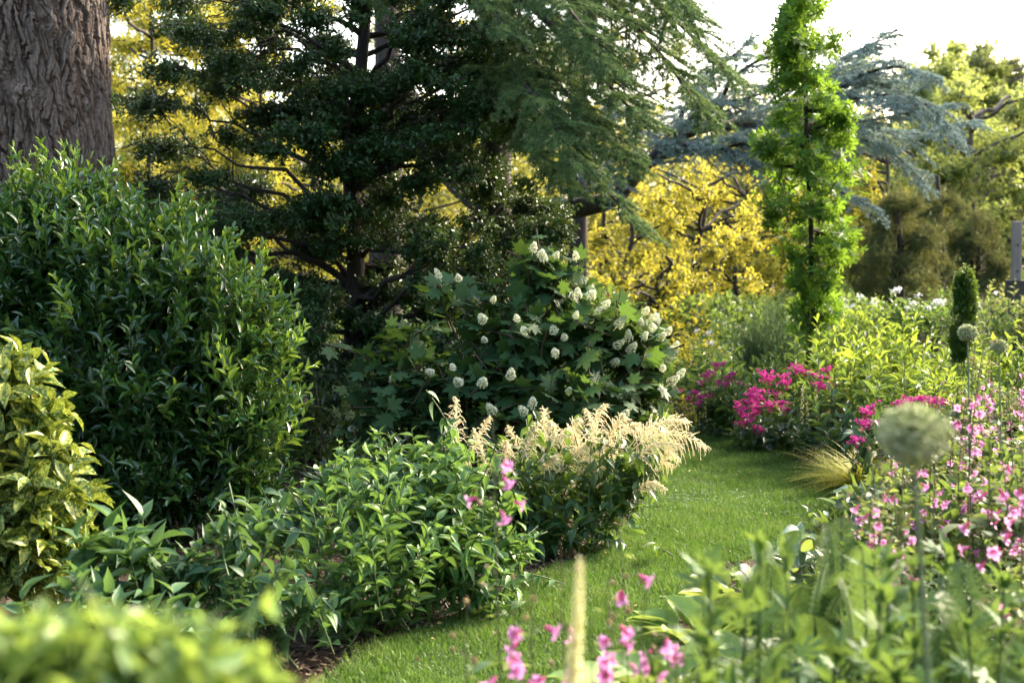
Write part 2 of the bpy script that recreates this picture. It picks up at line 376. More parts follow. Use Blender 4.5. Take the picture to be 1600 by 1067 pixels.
# bark mulch on the beds
m_mulch = leaf_mat('mulch_chip', (.022, .014, .009), (.085, .056, .034), (.05, .03, .02), .85, .02, spec=.2, c3=(.26, .19, .12))
n = 26000; p = np.stack([U(-4.5, 5, n), U(4, 15, n) ** 1.0], 1)
p2 = np.stack([U(-1.2, 1.2, 26000), U(5, 9, 26000)], 1); p = np.vstack([p, p2]); p = p[~inside(p, outl)]; n = len(p)
mb = MB(); an = U(0, 6.28, n)
mb.scatter(SMALL, np.column_stack([p, U(.002, .02, n)]), np.stack([np.cos(an), np.sin(an), rng.normal(0, .25, n)], 1), UP + rng.normal(0, .35, (n, 3)), U(.015, .05, n), U(.006, .018, n), 0)
o = mb.build('mulch_chips', m_mulch, at=(0, 8, 0)); setting(o, 'stuff', 'brown bark mulch and fallen leaves on the flower beds', 'mulch')

# far wood beyond the garden
m_far = leaf_mat('far_wood_leaf', (.10, .13, .035), (.22, .24, .06), (.5, .45, .08), .6, .45, spec=.2)
mb = MB()
def wood(x0, x1, y0, y1, z0, z1, n, s):
    k = max(6, int((x1 - x0) * 1.1)); cx = U(x0, x1, k); cyy = U(y0, y1, k); top = U(z0, z1, k)
    i = rng.integers(0, k, n); u = nrm(rng.normal(size=(n, 3))) * (U(.35, 1, n) ** .5)[:, None]
    pos = np.stack([cx[i] + u[:, 0] * 2.6, cyy[i] + u[:, 1] * 2.6, top[i] * (.52 + .48 * u[:, 2]) + rng.normal(0, .25, n)], 1)
    mb.scatter(SMALL, pos, rng.normal(size=(n, 3)), rng.normal(size=(n, 3)) + UP, U(.6, 1.4, n) * s, U(.4, .9, n) * s)
wood(-30, 12, 46, 60, 5, 8.5, 60000, .26)
wood(10, 34, 46, 62, 6.5, 8.8, 55000, .26)
o = mb.build('far_wood', m_far, at=(0, 50, 0)); setting(o, 'stuff', 'sunlit wood far beyond the garden trees', 'wood')

# undergrowth running back under the trees
m_und = leaf_mat('undergrowth_leaf', (.025, .07, .02), (.07, .14, .04), (.28, .38, .06), .5, .35, spec=.3)
def undergrowth(k, x0, x1, y0, y1, h0, h1, n, s, R):
    u_ = rng.random(k); yy = y0 + (y1 - y0) * u_ ** 1.4; cx = U(x0, x1, k) * yy / y1; hh = U(h0, h1, k); rr = R * U(.6, 1.4, k)
    i = rng.integers(0, k, n); u = nrm(rng.normal(size=(n, 3))); pos = np.stack([cx[i] + u[:, 0] * rr[i], yy[i] + u[:, 1] * rr[i], np.abs(u[:, 2]) * hh[i] + .02], 1)
    return pos, nrm(u + UP * .5 + rng.normal(0, .5, (n, 3))), s * U(.6, 1.4, n) * (yy[i] / y0) ** .5
mb = MB()
for a in ((90, -22, 2, 15.5, 44, .4, 1.3, 60000, .10, 1.0), (90, -2, 26, 17, 44, .3, 1.1, 60000, .10, 1.0), (40, -5.0, 1.2, 10.5, 15, .1, .4, 22000, .06, .5), (60, 2.5, 9, 12.5, 20, .15, .5, 36000, .07, .6), (70, 4.2, 16, 4.5, 14, .25, .7, 60000, .07, .7), (50, -12, -3.9, 9.5, 14, .2, .6, 24000, .07, .7)):
    pos, ax, s_ = undergrowth(*a); k = ~inside(pos[:, :2], outl); pos, ax, s_ = pos[k], ax[k], s_[k]
    mb.scatter(SMALL, pos, ax + rng.normal(0, .4, ax.shape), UP + rng.normal(0, .5, ax.shape), s_, s_ * .5)
o = mb.build('undergrowth', m_und, at=(0, 20, 0)); setting(o, 'stuff', 'green undergrowth covering the ground beneath the far trees', 'undergrowth')

# unseen wood added behind and left of the viewer to hold back sky light
m_dw = leaf_mat('shade_wood_leaf', (.02, .045, .015), (.045, .08, .025), (.12, .2, .03), .6, .2, spec=.2)
mb = MB(); k = 34; an = np.linspace(math.radians(152), math.radians(372), k) + rng.normal(0, .04, k); rd = U(11, 15, k); cx = rd * np.cos(an); cyy = rd * np.sin(an) * .8 + 3; top = U(8, 12, k); n = 12000
i = rng.integers(0, k, n); u = nrm(rng.normal(size=(n, 3))) * (U(.2, 1, n) ** .4)[:, None]
pos = np.stack([cx[i] + u[:, 0] * 2.2, cyy[i] + u[:, 1] * 2.0, top[i] * (.5 + .5 * u[:, 2])], 1); kk = ~((pos[:, 1] > 2) & (np.abs(pos[:, 0]) < pos[:, 1] * .5 + 1)); pos = pos[kk]; n = len(pos)
mb.scatter(SMALL, pos, rng.normal(size=(n, 3)), rng.normal(size=(n, 3)) + UP, U(.3, .6, n), U(.2, .4, n))
o = mb.build('unseen_shade_wood', m_dw, at=(0, -6, 0)); setting(o, 'stuff', 'unseen tall dark wood added behind the viewer to block sky light', 'wood')

# fallen leaves and petals on the turf
p = lawn_pts(5200, 4.9, 13); p = p[rng.random(len(p)) < .10]; n = len(p); an = U(0, 6.28, n); mb = MB()
mb.scatter(SMALL, np.column_stack([p, U(.028, .042, n)]), np.stack([np.cos(an), np.sin(an), rng.normal(0, .2, n)], 1), UP + rng.normal(0, .3, (n, 3)), U(.012, .035, n), U(.008, .018, n))
o = mb.build('fallen_leaves', leaf_mat('fallen_leaf', (.14, .08, .03), (.30, .24, .08), (.3, .2, .05), .7, .2, c3=(.5, .4, .2)), at=(.8, 8, 0)); setting(o, 'stuff', 'small fallen brown leaves lying on the lawn', 'leaves')
# ================================================================ TREES
rng = np.random.default_rng(12)
m_barkd = bark_mat('dark_bark', (.02, .014, .01), (.06, .045, .035))
m_barkg = bark_mat('grey_bark', (.06, .045, .035), (.17, .14, .11))
m_twig = bark_mat('twig', (.05, .035, .02), (.12, .085, .05), 60, 1, bump=.2)
m_green_stem = leaf_mat('green_stem', (.045, .085, .025), (.08, .13, .04), (.2, .3, .05), .6, .15)

# ---- big trunk at left with furrowed bark, real relief
def furrowed_trunk():
    c = P(46, 400, 11.0); R = .615; zt = 8.5
    root = thing('large_tree', 'massive old tree trunk with deeply furrowed grey-brown bark behind the glossy laurel', 'tree', (c[0], c[1], 0))
    nu, nv = 760, 1000; th = np.arange(nu) / nu * 2 * PI; z = np.concatenate([np.linspace(0, 1.2, 60), np.linspace(1.21, 4.2, nv - 160), np.linspace(4.25, zt, 100)])
    TH, Z = np.meshgrid(th, z); nc = 68; cw = 2 * PI * R / nc
    a = TH * R / cw; b = Z / .23
    a = a + .5 * np.sin(Z * 5 + 2 * np.sin(TH * 4)) + .22 * np.sin(Z * 17 + TH * 9 + 2 * np.sin(Z * 4)) + .10 * np.sin(Z * 61 + 7 * np.sin(TH * 11)) + .05 * np.sin(Z * 143 + TH * 60); b = b + .3 * np.sin(TH * 17 + Z * 3) + .2 * np.sin(TH * 43)
    hs = rng.random((nc, 400, 3)); ia = np.floor(a).astype(int); ib = np.floor(b).astype(int)
    f1 = np.full(a.shape, 9.0); f2 = np.full(a.shape, 9.0); cell = np.zeros(a.shape)
    for da in (-2, -1, 0, 1, 2):
        for db in (-1, 0, 1):
            ca, cb = ia + da, ib + db; h = hs[ca % nc, cb % 400]
            d = np.hypot(ca + .5 + .8 * (h[..., 0] - .5) - a, (cb + .5 + .9 * (h[..., 1] - .5) - b))
            n1 = d < f1; f2 = np.where(n1, f1, np.minimum(f2, d)); cell = np.where(n1, h[..., 2], cell); f1 = np.where(n1, d, f1)
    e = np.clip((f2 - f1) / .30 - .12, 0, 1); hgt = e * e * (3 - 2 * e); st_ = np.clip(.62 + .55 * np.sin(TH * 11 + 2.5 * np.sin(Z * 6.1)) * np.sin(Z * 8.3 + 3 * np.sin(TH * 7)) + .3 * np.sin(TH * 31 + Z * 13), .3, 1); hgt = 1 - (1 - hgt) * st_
    fine = .5 + .2 * np.sin(a * 7 + 4 * np.sin(b * 2.2 + cell * 6)) + .2 * np.sin(a * 13.3 + b * 3.1 + 8 * cell) + .3 * (rng.random(a.shape) - .5)
    big = np.sin(TH * 3 + Z * .9) * .02 + np.sin(TH * 7 - Z * 1.7) * .01
    r = R * (1 + .02 * np.cos(TH * 2)) * (1 + .28 * np.exp(-Z / .5)) * (1 - .018 * np.clip(Z - 1, 0, 9)) + big + .044 * hgt * (.45 + .75 * cell) * (.75 + .35 * np.sin(TH * 2.1 + Z * 1.7) * np.sin(Z * 2.9 - TH)) + .007 * fine * hgt
    for (kt, kz) in ((-1.35, 2.75), (-1.0, 3.3), (-2.0, 2.9)):
        dd = np.hypot((((TH - kt + PI) % (2 * PI)) - PI) * R, (Z - kz)); r = r + .05 * np.exp(-(dd / .10) ** 2) - .03 * np.exp(-(dd / .03) ** 2)
    X = c[0] + r * np.cos(TH) + .012 * np.sin(Z * 1.3); Y = c[1] + r * np.sin(TH)
    V = np.stack([X, Y, Z], -1).reshape(-1, 3); i = np.arange(len(z) - 1)[:, None] * nu; j = np.arange(nu)[None]
    q = np.stack([i + j, i + (j + 1) % nu, i + nu + (j + 1) % nu, i + nu + j], -1)
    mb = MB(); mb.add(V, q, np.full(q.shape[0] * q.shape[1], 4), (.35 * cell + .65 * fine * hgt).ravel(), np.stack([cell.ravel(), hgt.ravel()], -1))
    m = bpy.data.materials.new('furrowed_bark'); m.use_nodes = True; nt = m.node_tree; lk = nt.links.new; pb = nt.nodes['Principled BSDF']
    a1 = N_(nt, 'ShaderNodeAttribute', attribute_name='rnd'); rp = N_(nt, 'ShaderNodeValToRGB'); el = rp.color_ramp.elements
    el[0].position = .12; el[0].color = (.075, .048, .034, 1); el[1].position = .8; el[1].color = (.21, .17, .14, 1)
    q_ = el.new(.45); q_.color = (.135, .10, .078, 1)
    no = N_(nt, 'ShaderNodeTexNoise'); no.inputs['Scale'].default_value = 55; no.inputs['Detail'].default_value = 7; tc = N_(nt, 'ShaderNodeTexCoord'); mp = N_(nt, 'ShaderNodeMapping'); mp.inputs['Scale'].default_value = (1, 1, .35)
    lk(tc.outputs['Object'], mp.inputs[0]); lk(mp.outputs[0], no.inputs['Vector'])
    ad = N_(nt, 'ShaderNodeMath', operation='MULTIPLY_ADD'); lk(no.outputs['Fac'], ad.inputs[0]); ad.inputs[1].default_value = .7; ad.inputs[2].default_value = -.35
    a2 = N_(nt, 'ShaderNodeMath', operation='ADD'); lk(ad.outputs[0], a2.inputs[0]); lk(a1.outputs['Fac'], a2.inputs[1]); lk(a2.outputs[0], rp.inputs[0])
    lk(rp.outputs[0], pb.inputs['Base Color']); pb.inputs['Roughness'].default_value = .92; pb.inputs['Specular IOR Level'].default_value = .2
    bm = N_(nt, 'ShaderNodeBump'); bm.inputs['Strength'].default_value = .8; bm.inputs['Distance'].default_value = .012; lk(no.outputs['Fac'], bm.inputs['Height']); lk(bm.outputs[0], pb.inputs['Normal'])
    mb.build('trunk', m, root)
    bmb = MB(); top = np.array([c[0], c[1], 8.3])
    ends = top + np.array([(-2.5, 1, 1.6), (2.0, 1.6, 1.9), (.3, -1.8, 2.4), (-1, 2.4, 2.2), (.2, .3, 3.2)])
    limbs(bmb, top - UP * .4, ends, .28, .06, .1); bmb.build('branches', m_barkd, root)
    cm = MB()
    for e_ in ends:
        a_ = pad_tips(e_ + UP * .2, (1.3, 1.3, .7), 170, .5); shoots(cm, None, *a_, 7, .11, .5, OVATE)
    cm.build('crown', leaf_mat('old_tree_leaf', (.04, .07, .02), (.07, .12, .03), (.2, .3, .04)), root)
furrowed_trunk()

# ---- generic broadleaf tree from crown pads
def broad_tree(name, label, cat, base, trunk_pts, tr, pads, mat, L, ratio, tpl, per, K=7, ls=.3, group=None, bark=None, pr=.02,
               twig=.006, div=55, up=.3, grav=-.05, flat=0, shell=.6, stem_frac=.5, phyl='spiral', upn=.5, limbfrom=(.35, .95)):
    root = thing(name, label, cat, (base[0], base[1], 0), group); bark = bark or m_barkd
    tp = curve(trunk_pts, 26); s = MB(); s.tubes(tp[None], np.linspace(tr, tr * .35, 26)[None], 10); s.build('trunk', bark, root)
    fo = MB(); br = MB(); cs = np.array([p[0] for p in pads])
    # limbs start on the trunk a little below each pad
    zz = tp[:, 2]; k = [int(np.clip(np.searchsorted(zz, c[2] - .45 * np.hypot(*(c[:2] - tp[np.argmin(abs(zz - c[2]))][:2]))), len(tp) * limbfrom[0] * .5, len(tp) - 2)) for c in cs]
    k = np.array(k); sel = np.ones(len(cs), bool)
    if len(cs) > 100:
        sel = rng.random(len(cs)) < .17; ii = np.where(sel)[0]; limbs(br, tp[k[sel]], cs[sel], pr * 2.2, pr * .5, .02, wob=.05); near = ii[np.argmin(np.linalg.norm(cs[~sel][:, None] - cs[ii][None], axis=2), axis=1)]
        limbs(br, cs[near] + (tp[k[near]] - cs[near]) * .25, cs[~sel], pr * .5, pr * .2, .05, wob=.05)
    else: limbs(br, tp[k], cs, pr, pr * .3, .06)
    for c, r, nn in pads:
        a_ = pad_tips(c, r, int(nn * per), ls, up=up, shell=shell, flat=flat)
        shoots(fo, br, *a_, K, L, ratio, tpl, div=div, grav=grav, sr=twig * .5, stems=False, phyl=phyl, upn=upn)
        q = rng.random(len(a_[0])) < stem_frac * .35
        if q.any():
            sub = [x[q] for x in a_]
            st = np.repeat(np.asarray(c)[None], q.sum(), 0); mid = (st + sub[0]) / 2 + rng.normal(0, .12, st.shape) * np.asarray(r) + UP * .04
            pth, _ = bez(st, mid, sub[2], np.linspace(0, .97, 6)); br.tubes(pth, np.linspace(twig * 1.3, twig * .35, 6)[None] * np.ones((len(st), 1)), 4)
    br.build('branches', bark, root); fo.build('crown', mat, root); return root
def pad(px, py, Y, rx, ry, rd=None, n=1.0):
    rx, rz = M(rx, Y), M(ry, Y); return (P(px, py, Y), np.array([rx, rd if rd else rx, rz]), n * rx * rz)
def rpads(n, x0, x1, y0, y1, Y0, Y1, r0, r1, asp=.6):
    return [pad(U(x0, x1), U(y0, y1), U(Y0, Y1), r, r * asp) for r in U(r0, r1, n)]

# ---- dark holly in front
m_holly = leaf_mat('holly_leaf', (.013, .048, .012), (.042, .11, .024), (.16, .22, .03), .42, .16, spec=.42, c3=(.05, .10, .03))
hp = []
gaps = [(430, 262, 38), (430, 398, 42), (712, 300, 30), (690, 195, 20), (545, 262, 12), (300, 130, 30), (265, 265, 34), (215, 190, 34), (205, 320, 34), (345, 235, 20), (490, 60, 12), (520, 400, 14), (240, 60, 16), (380, 60, 14), (610, 480, 10), (470, 470, 12), (870, 60, 20)]
def holly_edge(x, y):
    left = 195 + 40 * math.sin(y * .03) if y < 380 else 330
    return left < x < (790 if y < 60 else 905 - (0 if y > 330 else (330 - y) * .3)) and y < 660
while len(hp) < 470:
    x_, y_ = U(190, 910), U(-30, 655)
    if not holly_edge(x_, y_): continue
    g_ = min(math.hypot(x_ - a, (y_ - b) * 1.4) / r for a, b, r in gaps)
    if g_ < 1.15 and rng.random() > .06: continue
    if x_ < 380 and rng.random() < .52: continue
    row = math.sin(y_ * .105 + .011 * x_ + 1.5 * math.sin(x_ * .012))
    if rng.random() > .62 + .38 * row: continue
    rx_ = U(24, 52); hp.append(pad(x_, y_, U(10.9, 13.2), rx_ * 1.25, rx_ * U(.5, .8), n=.62))
for _ in range(75): hp.append(pad(U(400, 800), U(430, 655), U(10.9, 12.4), U(30, 55), U(18, 30), n=.7))
hp.sort(key=lambda q: rng.random())
hb = P(560, 400, 12.0)
broad_tree('holly_tree', 'dark evergreen tree with tiers of small glossy leaves in the middle of the picture', 'tree', hb,
           [(hb[0], hb[1], -.05), P(553, 560, 12), P(556, 400, 12.05), P(548, 260, 12.0), P(562, 130, 12), P(572, 10, 12), P(573, -40, 12)], .10, hp, m_holly,
           .043, .5, ROUND, 2500, K=9, ls=.17, pr=.013, twig=.006, flat=.2, up=.35, shell=.1, stem_frac=.7)
# bare old limb crossing behind, dark
# ---- deodar: drooping soft green boughs
def conifer(name, label, base, trunk_pts, tr, boughs, mat, bark, nl, nw, nn, twl, step, droopv, subn=5, sub_l=.35, density=1.0, sag=.25, tuft=.02, group=None, ang=65):
    root = thing(name, label, 'conifer', (base[0], base[1], 0), group)
    s = MB(); tp = curve(trunk_pts, 30); s.tubes(tp[None], np.linspace(tr, tr * .4, 30)[None], 12); s.build('trunk', bark, root)
    br = MB(); nd = MB()
    for bi, (pts, r0, wd) in enumerate(boughs):
        b = curve(pts, 60); br.tubes(b[None], np.linspace(r0, .006, 60)[None], 7)
        T = nrm(np.gradient(b, axis=0)); ln = np.linalg.norm(np.diff(b, axis=0), axis=1).sum()
        n = max(4, int(ln / step)); f = np.clip((np.arange(n) + .5) / n + rng.normal(0, .01, n), .06, 1); i = (f * 59).astype(int)
        side = nrm(np.cross(T[i], UP)) * np.where(np.arange(n) % 2, 1, -1)[:, None]
        l = twl * wd * U(.55, 1.15, n) * (1.15 - .75 * f ** 2) ; d = nrm(side * U(.4, 1.1, n)[:, None] + T[i] * .75 + rng.normal(0, .25, (n, 3)))
        P0 = b[i]; P2 = P0 + d * l[:, None] + np.asarray(droopv) * (l * U(.5, 1.3, n))[:, None]; P1 = P0 + d * (l * .55)[:, None]
        path, _ = bez(P0, P1, P2, np.linspace(0, 1, 7)); br.tubes(path, np.linspace(.006, .0018, 7)[None] * np.ones((n, 1)), 4)
        # side twiglets
        t = np.clip(np.linspace(.15, .98, subn)[None] + rng.normal(0, .03, (n, subn)), 0, 1); q, qT = bez(P0, P1, P2, t)
        sd = nrm(np.cross(qT, UP)) * np.where(np.arange(subn) % 2, 1, -1)[None, :, None]
        sl = (sub_l * l[:, None] * (1.2 - t) * U(.6, 1.3, (n, subn)))
        Q0 = q.reshape(-1, 3); dd = nrm(sd * .8 + qT * .8 + rng.normal(0, .2, qT.shape)).reshape(-1, 3); sl = sl.ravel()
        Q2 = Q0 + dd * sl[:, None] + np.asarray(droopv) * (sl * .6)[:, None]; Q1 = Q0 + dd * (sl * .5)[:, None]
        A0 = np.vstack([P0, Q0]); A1 = np.vstack([P1, Q1]); A2 = np.vstack([P2, Q2]); al = np.concatenate([l, sl])
        path, _ = bez(Q0, Q1, Q2, np.linspace(0, 1, 4)); br.tubes(path, np.linspace(.003, .0015, 4)[None] * np.ones((len(Q0), 1)), 3)
        cnt = np.maximum(2, (al / tuft * density).astype(int)); idx = np.repeat(np.arange(len(al)), cnt); tt = U(.04, 1, len(idx))
        p, pT = bez(A0[idx], A1[idx], A2[idx], tt[:, None]); p = p[:, 0]; pT = pT[:, 0]
        # rosette of needles at each tuft
        Nn = len(p); ax = nrm(pT * .45 + nrm(rng.normal(size=(Nn, 3))) * .7 + UP * .25)
        k = nn; an = rng.normal(0, math.radians(ang) * .6, (Nn, k)) + math.radians(ang) * .6; ph = U(0, 6.28, (Nn, k)); rf = nrm(rng.normal(size=(Nn, 3))); Aa = nrm(np.cross(ax, rf)); Bb = np.cross(ax, Aa)
        nd_ = ax[:, None] * np.cos(an)[..., None] + (Aa[:, None] * np.cos(ph)[..., None] + Bb[:, None] * np.sin(ph)[..., None]) * np.sin(an)[..., None]
        pr = np.repeat(p, k, 0); rr = np.repeat(rng.random(Nn) * .6, k) + rng.random(Nn * k) * .4
        nd.scatter(NEEDLE, pr, nd_.reshape(-1, 3), rng.normal(size=(Nn * k, 3)), U(.7, 1.2, Nn * k) * nl, nw, 0, rr)
    br.build('branches', bark, root); nd.build('needles', mat, root); return root
m_deo = leaf_mat('deodar_needle', (.08, .16, .055), (.19, .31, .10), (.2, .3, .07), .5, .2, spec=.4)
def B(*a): return [P(*q) for q in a]
db = P(770, 400, 13.2)
bg_ = [(B((775, -200, 13), (900, -90, 12), (1020, 0, 11), (1145, 120, 10.4)), .05, 1.1), (B((775, -120, 13), (900, -40, 12), (1010, 60, 11.2), (1110, 190, 10.6)), .04, 1.0),
       (B((775, -40, 13), (840, 20, 11.8), (930, 110, 10.8), (1010, 200, 10.2)), .04, 1.0), (B((772, 0, 13), (830, 90, 11.6), (910, 170, 10.7), (985, 260, 10.3)), .035, 1.0),
       (B((772, 80, 13), (820, 150, 11.6), (890, 230, 10.7), (1015, 375, 10.1)), .035, .6), (B((770, 120, 13), (800, 190, 11.5), (850, 250, 10.6), (900, 300, 10.2)), .03, .5),
       (B((775, -230, 13), (880, -150, 11.8), (980, -80, 10.8), (1080, 20, 10.2)), .04, 1.1), (B((772, 60, 13), (800, 110, 11.4), (850, 170, 10.5), (900, 260, 10.1)), .03, .9),
       (B((775, -260, 13.2), (700, -180, 12), (720, -60, 11), (800, 60, 10.4)), .05, .8), (B((772, -60, 13), (840, -40, 11.5), (900, 30, 10.5), (960, 110, 10.2)), .04, 1.0),
       (B((775, -300, 13.2), (620, -190, 12), (560, -60, 11.6), (600, 20, 11.4)), .05, .5),
       (B((775, -420, 13.2), (900, -330, 12), (1060, -240, 11), (1190, -130, 10.6)), .05, 1.2), (B((775, -420, 13.2), (950, -330, 13.6), (1100, -260, 14), (1230, -200, 14.2)), .05, 1.2),
       (B((775, -500, 13.2), (700, -430, 12), (640, -330, 11), (600, -210, 10.6)), .05, 1.2), (B((775, -560, 13.2), (880, -520, 12), (980, -430, 11), (1050, -300, 10.6)), .05, 1.2)]
conifer('deodar_cedar', 'soft green conifer boughs drooping over the middle from above the frame', db,
        [(db[0], db[1], 0), P(775, 200, 13.2), P(770, 0, 13.2), P(775, -300, 13.2), P(775, -700, 13.2), (db[0], db[1], 8.6)], .16, bg_, m_deo, m_barkd,
        .034, .003, 14, .50, .045, (0.25, -.05, -.34), subn=8, sub_l=.42, tuft=.0105)

# ---- blue atlas cedar with the long U-shaped limb
m_blue = leaf_mat('blue_needle', (.17, .25, .23), (.38, .47, .44), (.12, .2, .15), .55, .15, spec=.35)
cb = P(600, 400, 18.6)
main = B((612, 130, 18.4), (668, 215, 18.2), (742, 305, 18), (810, 332, 17.9), (890, 326, 17.8), (955, 312, 17.7), (1000, 268, 17.6), (1050, 222, 17.6), (1120, 200, 17.4), (1215, 190, 17.2))
bl = []
for e in [((1215, 190, 17.2), (1290, 150, 17), (1370, 130, 16.8), (1480, 205, 16.6)), ((1120, 200, 17.4), (1250, 200, 17), (1350, 190, 16.6), (1500, 160, 16.3)),
          ((1215, 190, 17.2), (1280, 120, 17.4), (1340, 80, 17.3), (1400, 55, 17.2)), ((1215, 190, 17.2), (1300, 210, 16.8), (1380, 230, 16.5), (1450, 290, 16.3)),
          ((1050, 222, 17.6), (1080, 150, 17.7), (1130, 100, 17.6), (1180, 60, 17.5)), ((1050, 222, 17.6), (1100, 170, 17.2), (1180, 150, 16.9), (1290, 110, 16.7)), ((1000, 268, 17.6), (1080, 225, 17), (1150, 240, 16.6), (1230, 290, 16.4)),
          ((1000, 268, 17.6), (960, 215, 17.4), (960, 180, 17.2), (1010, 165, 17)), ((1050, 222, 17.6), (1110, 235, 17), (1170, 225, 16.6), (1220, 250, 16.3)), ((955, 312, 17.7), (930, 250, 17.5), (930, 200, 17.3), (970, 150, 17.2)),
          ((1120, 200, 17.4), (1200, 170, 18), (1300, 150, 18.6), (1440, 120, 18.9)), ((1215, 190, 17.2), (1310, 190, 17.6), (1420, 210, 17.9), (1520, 190, 18)),
          ((1215, 190, 17.2), (1250, 240, 16.6), (1300, 290, 16.3), (1370, 330, 16.2)), ((1120, 200, 17.4), (1140, 130, 16.9), (1200, 90, 16.6), (1250, 105, 16.4)),
          ((1000, 268, 17.6), (1040, 215, 17.8), (1090, 190, 18.2), (1150, 110, 18.5)), ((890, 326, 17.8), (900, 280, 17.4), (930, 265, 17.1), (960, 300, 17)),
          ((1290, 160, 17), (1370, 150, 16.4), (1440, 160, 16), (1510, 225, 15.8)), ((1290, 150, 17), (1340, 120, 16.6), (1400, 105, 16.2), (1460, 120, 16))]:
    bl.append((B(*e), .035, 1.0))
bl.append((main, .24, .2))
root_b = conifer('blue_cedar', 'blue-grey cedar with a long U-shaped limb and weeping foliage across the right', cb, [(cb[0], cb[1], 0), P(604, 250, 18.6), P(606, 130, 18.5), P(600, -100, 18.5), P(600, -250, 18.5)], .24, bl, m_blue, m_barkd,
        .034, .007, 12, .62, .06, (0, 0, -.24), subn=9, sub_l=.5, tuft=.021, ang=75)

# ---- sweetgum column
m_gum = leaf_mat('sweetgum_leaf', (.045, .11, .018), (.095, .22, .03), (.26, .42, .03), .58, .42, vein=(.14, .24, .06), spec=.28)
sb = P(1262, 400, 13.0); gp = []
for py in range(-10, 530, 26):
    f = (py + 10) / 510; wd = 16 + 70 * math.sin(PI * min(.93, .06 + f * .95)) ** .6
    cx = 1256 + 16 * f + U(-10, 10)
    for _ in range(5): gp.append(pad(cx + U(-wd, wd) * .66, py + U(-16, 16), 13 + U(-.3, .3), wd * U(.3, .6), U(14, 28), n=.95 * 26 / wd))
for a in [(1200, 225, 13, 30, 22), (1305, 60, 13, 18, 22), (1318, 175, 13, 22, 30), (1210, 330, 13, 22, 26), (1325, 370, 13, 18, 30), (1240, 20, 13, 22, 22), (1262, -15, 13, 14, 26), (1190, 215, 13.1, 16, 12), (1232, 80, 12.9, 26, 24)]: gp.append(pad(*a))
broad_tree('sweetgum_tree', 'slender columnar young tree with bright green star-shaped leaves', 'tree', sb,
           [(sb[0], sb[1], -.05), P(1266, 480, 13), P(1268, 380, 13), P(1262, 250, 13), P(1258, 120, 13), P(1256, 0, 13), P(1258, -20, 13)], .030, gp, m_gum, .125, 1.0, STAR, 800, K=5, ls=.2,
           pr=.012, twig=.004, div=70, up=.5, grav=-.25, upn=.35, shell=.05)

# ---- yellow backlit trees
m_yel = leaf_mat('golden_leaf', (.06, .14, .02), (.40, .38, .035), (.92, .76, .10), .5, .44, spec=.3)
m_ygr = leaf_mat('yellow_green_leaf', (.05, .11, .018), (.24, .25, .03), (.78, .66, .07), .5, .48, spec=.3)
def ytree(label, px, Y, top, x0, x1, y0, y1, n, mat, r0=28, r1=60, per=330, L=.11, lean=0):
    b = P(px, 400, Y); t = P(px + lean, top, Y)
    broad_tree('golden_tree', label, 'tree', b, [(b[0], b[1], -.05), (b[0] + .1, b[1], .7), (b[0] * .6 + t[0] * .4 - .12, b[1], 1.2), (b[0] * .4 + t[0] * .6 + .08, b[1], t[2] * .6 + .5), t], .06,
               rpads(n, x0, x1, y0, y1, Y - 1.2, Y + 1.2, r0, r1), mat, L * .62, .55, OVATE, per * 1.05, K=9, ls=.42, group='golden backlit trees beyond the cedar', pr=.03, twig=.012, up=.2, bark=m_barkd, shell=.15)
ytree('golden small tree with crooked dark stem beneath the blue cedar', 1085, 22, 260, 1000, 1190, 250, 520, 34, m_yel, 22, 45, lean=15)
ytree('golden tree between the U-shaped limb and the sweetgum', 1160, 24, 230, 1050, 1260, 225, 500, 34, m_yel, 22, 48)
ytree('yellow-green low tree right behind the white hydrangea', 980, 21, 330, 890, 1060, 340, 560, 30, m_ygr, 22, 45)
ytree('golden tree glimpsed beneath the U-shaped limb', 900, 25, 150, 800, 1000, 200, 480, 26, m_yel, 26, 50)
ytree('golden tree right beside the big furrowed trunk', 230, 21, -60, 150, 350, -40, 330, 40, m_yel, 28, 55)
ytree('golden tree seen through the left tiers of the holly', 400, 23, -60, 290, 520, -40, 440, 54, m_ygr, 28, 60)
ytree('golden tree seen low behind the holly trunk', 480, 20, 200, 380, 620, 220, 600, 46, m_yel, 26, 50)
ytree('golden tree glimpsed right of the holly trunk', 660, 24, -60, 560, 790, -60, 420, 44, m_ygr, 28, 58)
ytree('yellow-green tree at the top behind the cedar boughs', 950, 26, -60, 830, 1130, -60, 230, 34, m_ygr, 26, 55, per=220)
ytree('golden tree filling the gap behind the weeping conifer', 1380, 25, 200, 1250, 1480, 210, 430, 30, m_ygr, 26, 50)
ytree('golden tree crown high behind the gap beside the furrowed trunk', 300, 29, -60, 120, 440, -60, 330, 80, m_ygr, 30, 60, per=330)
ytree('yellow-green low tree at the foot of the golden trees beside the hydrangea', 1040, 20, 400, 930, 1130, 430, 560, 22, m_ygr, 20, 36)
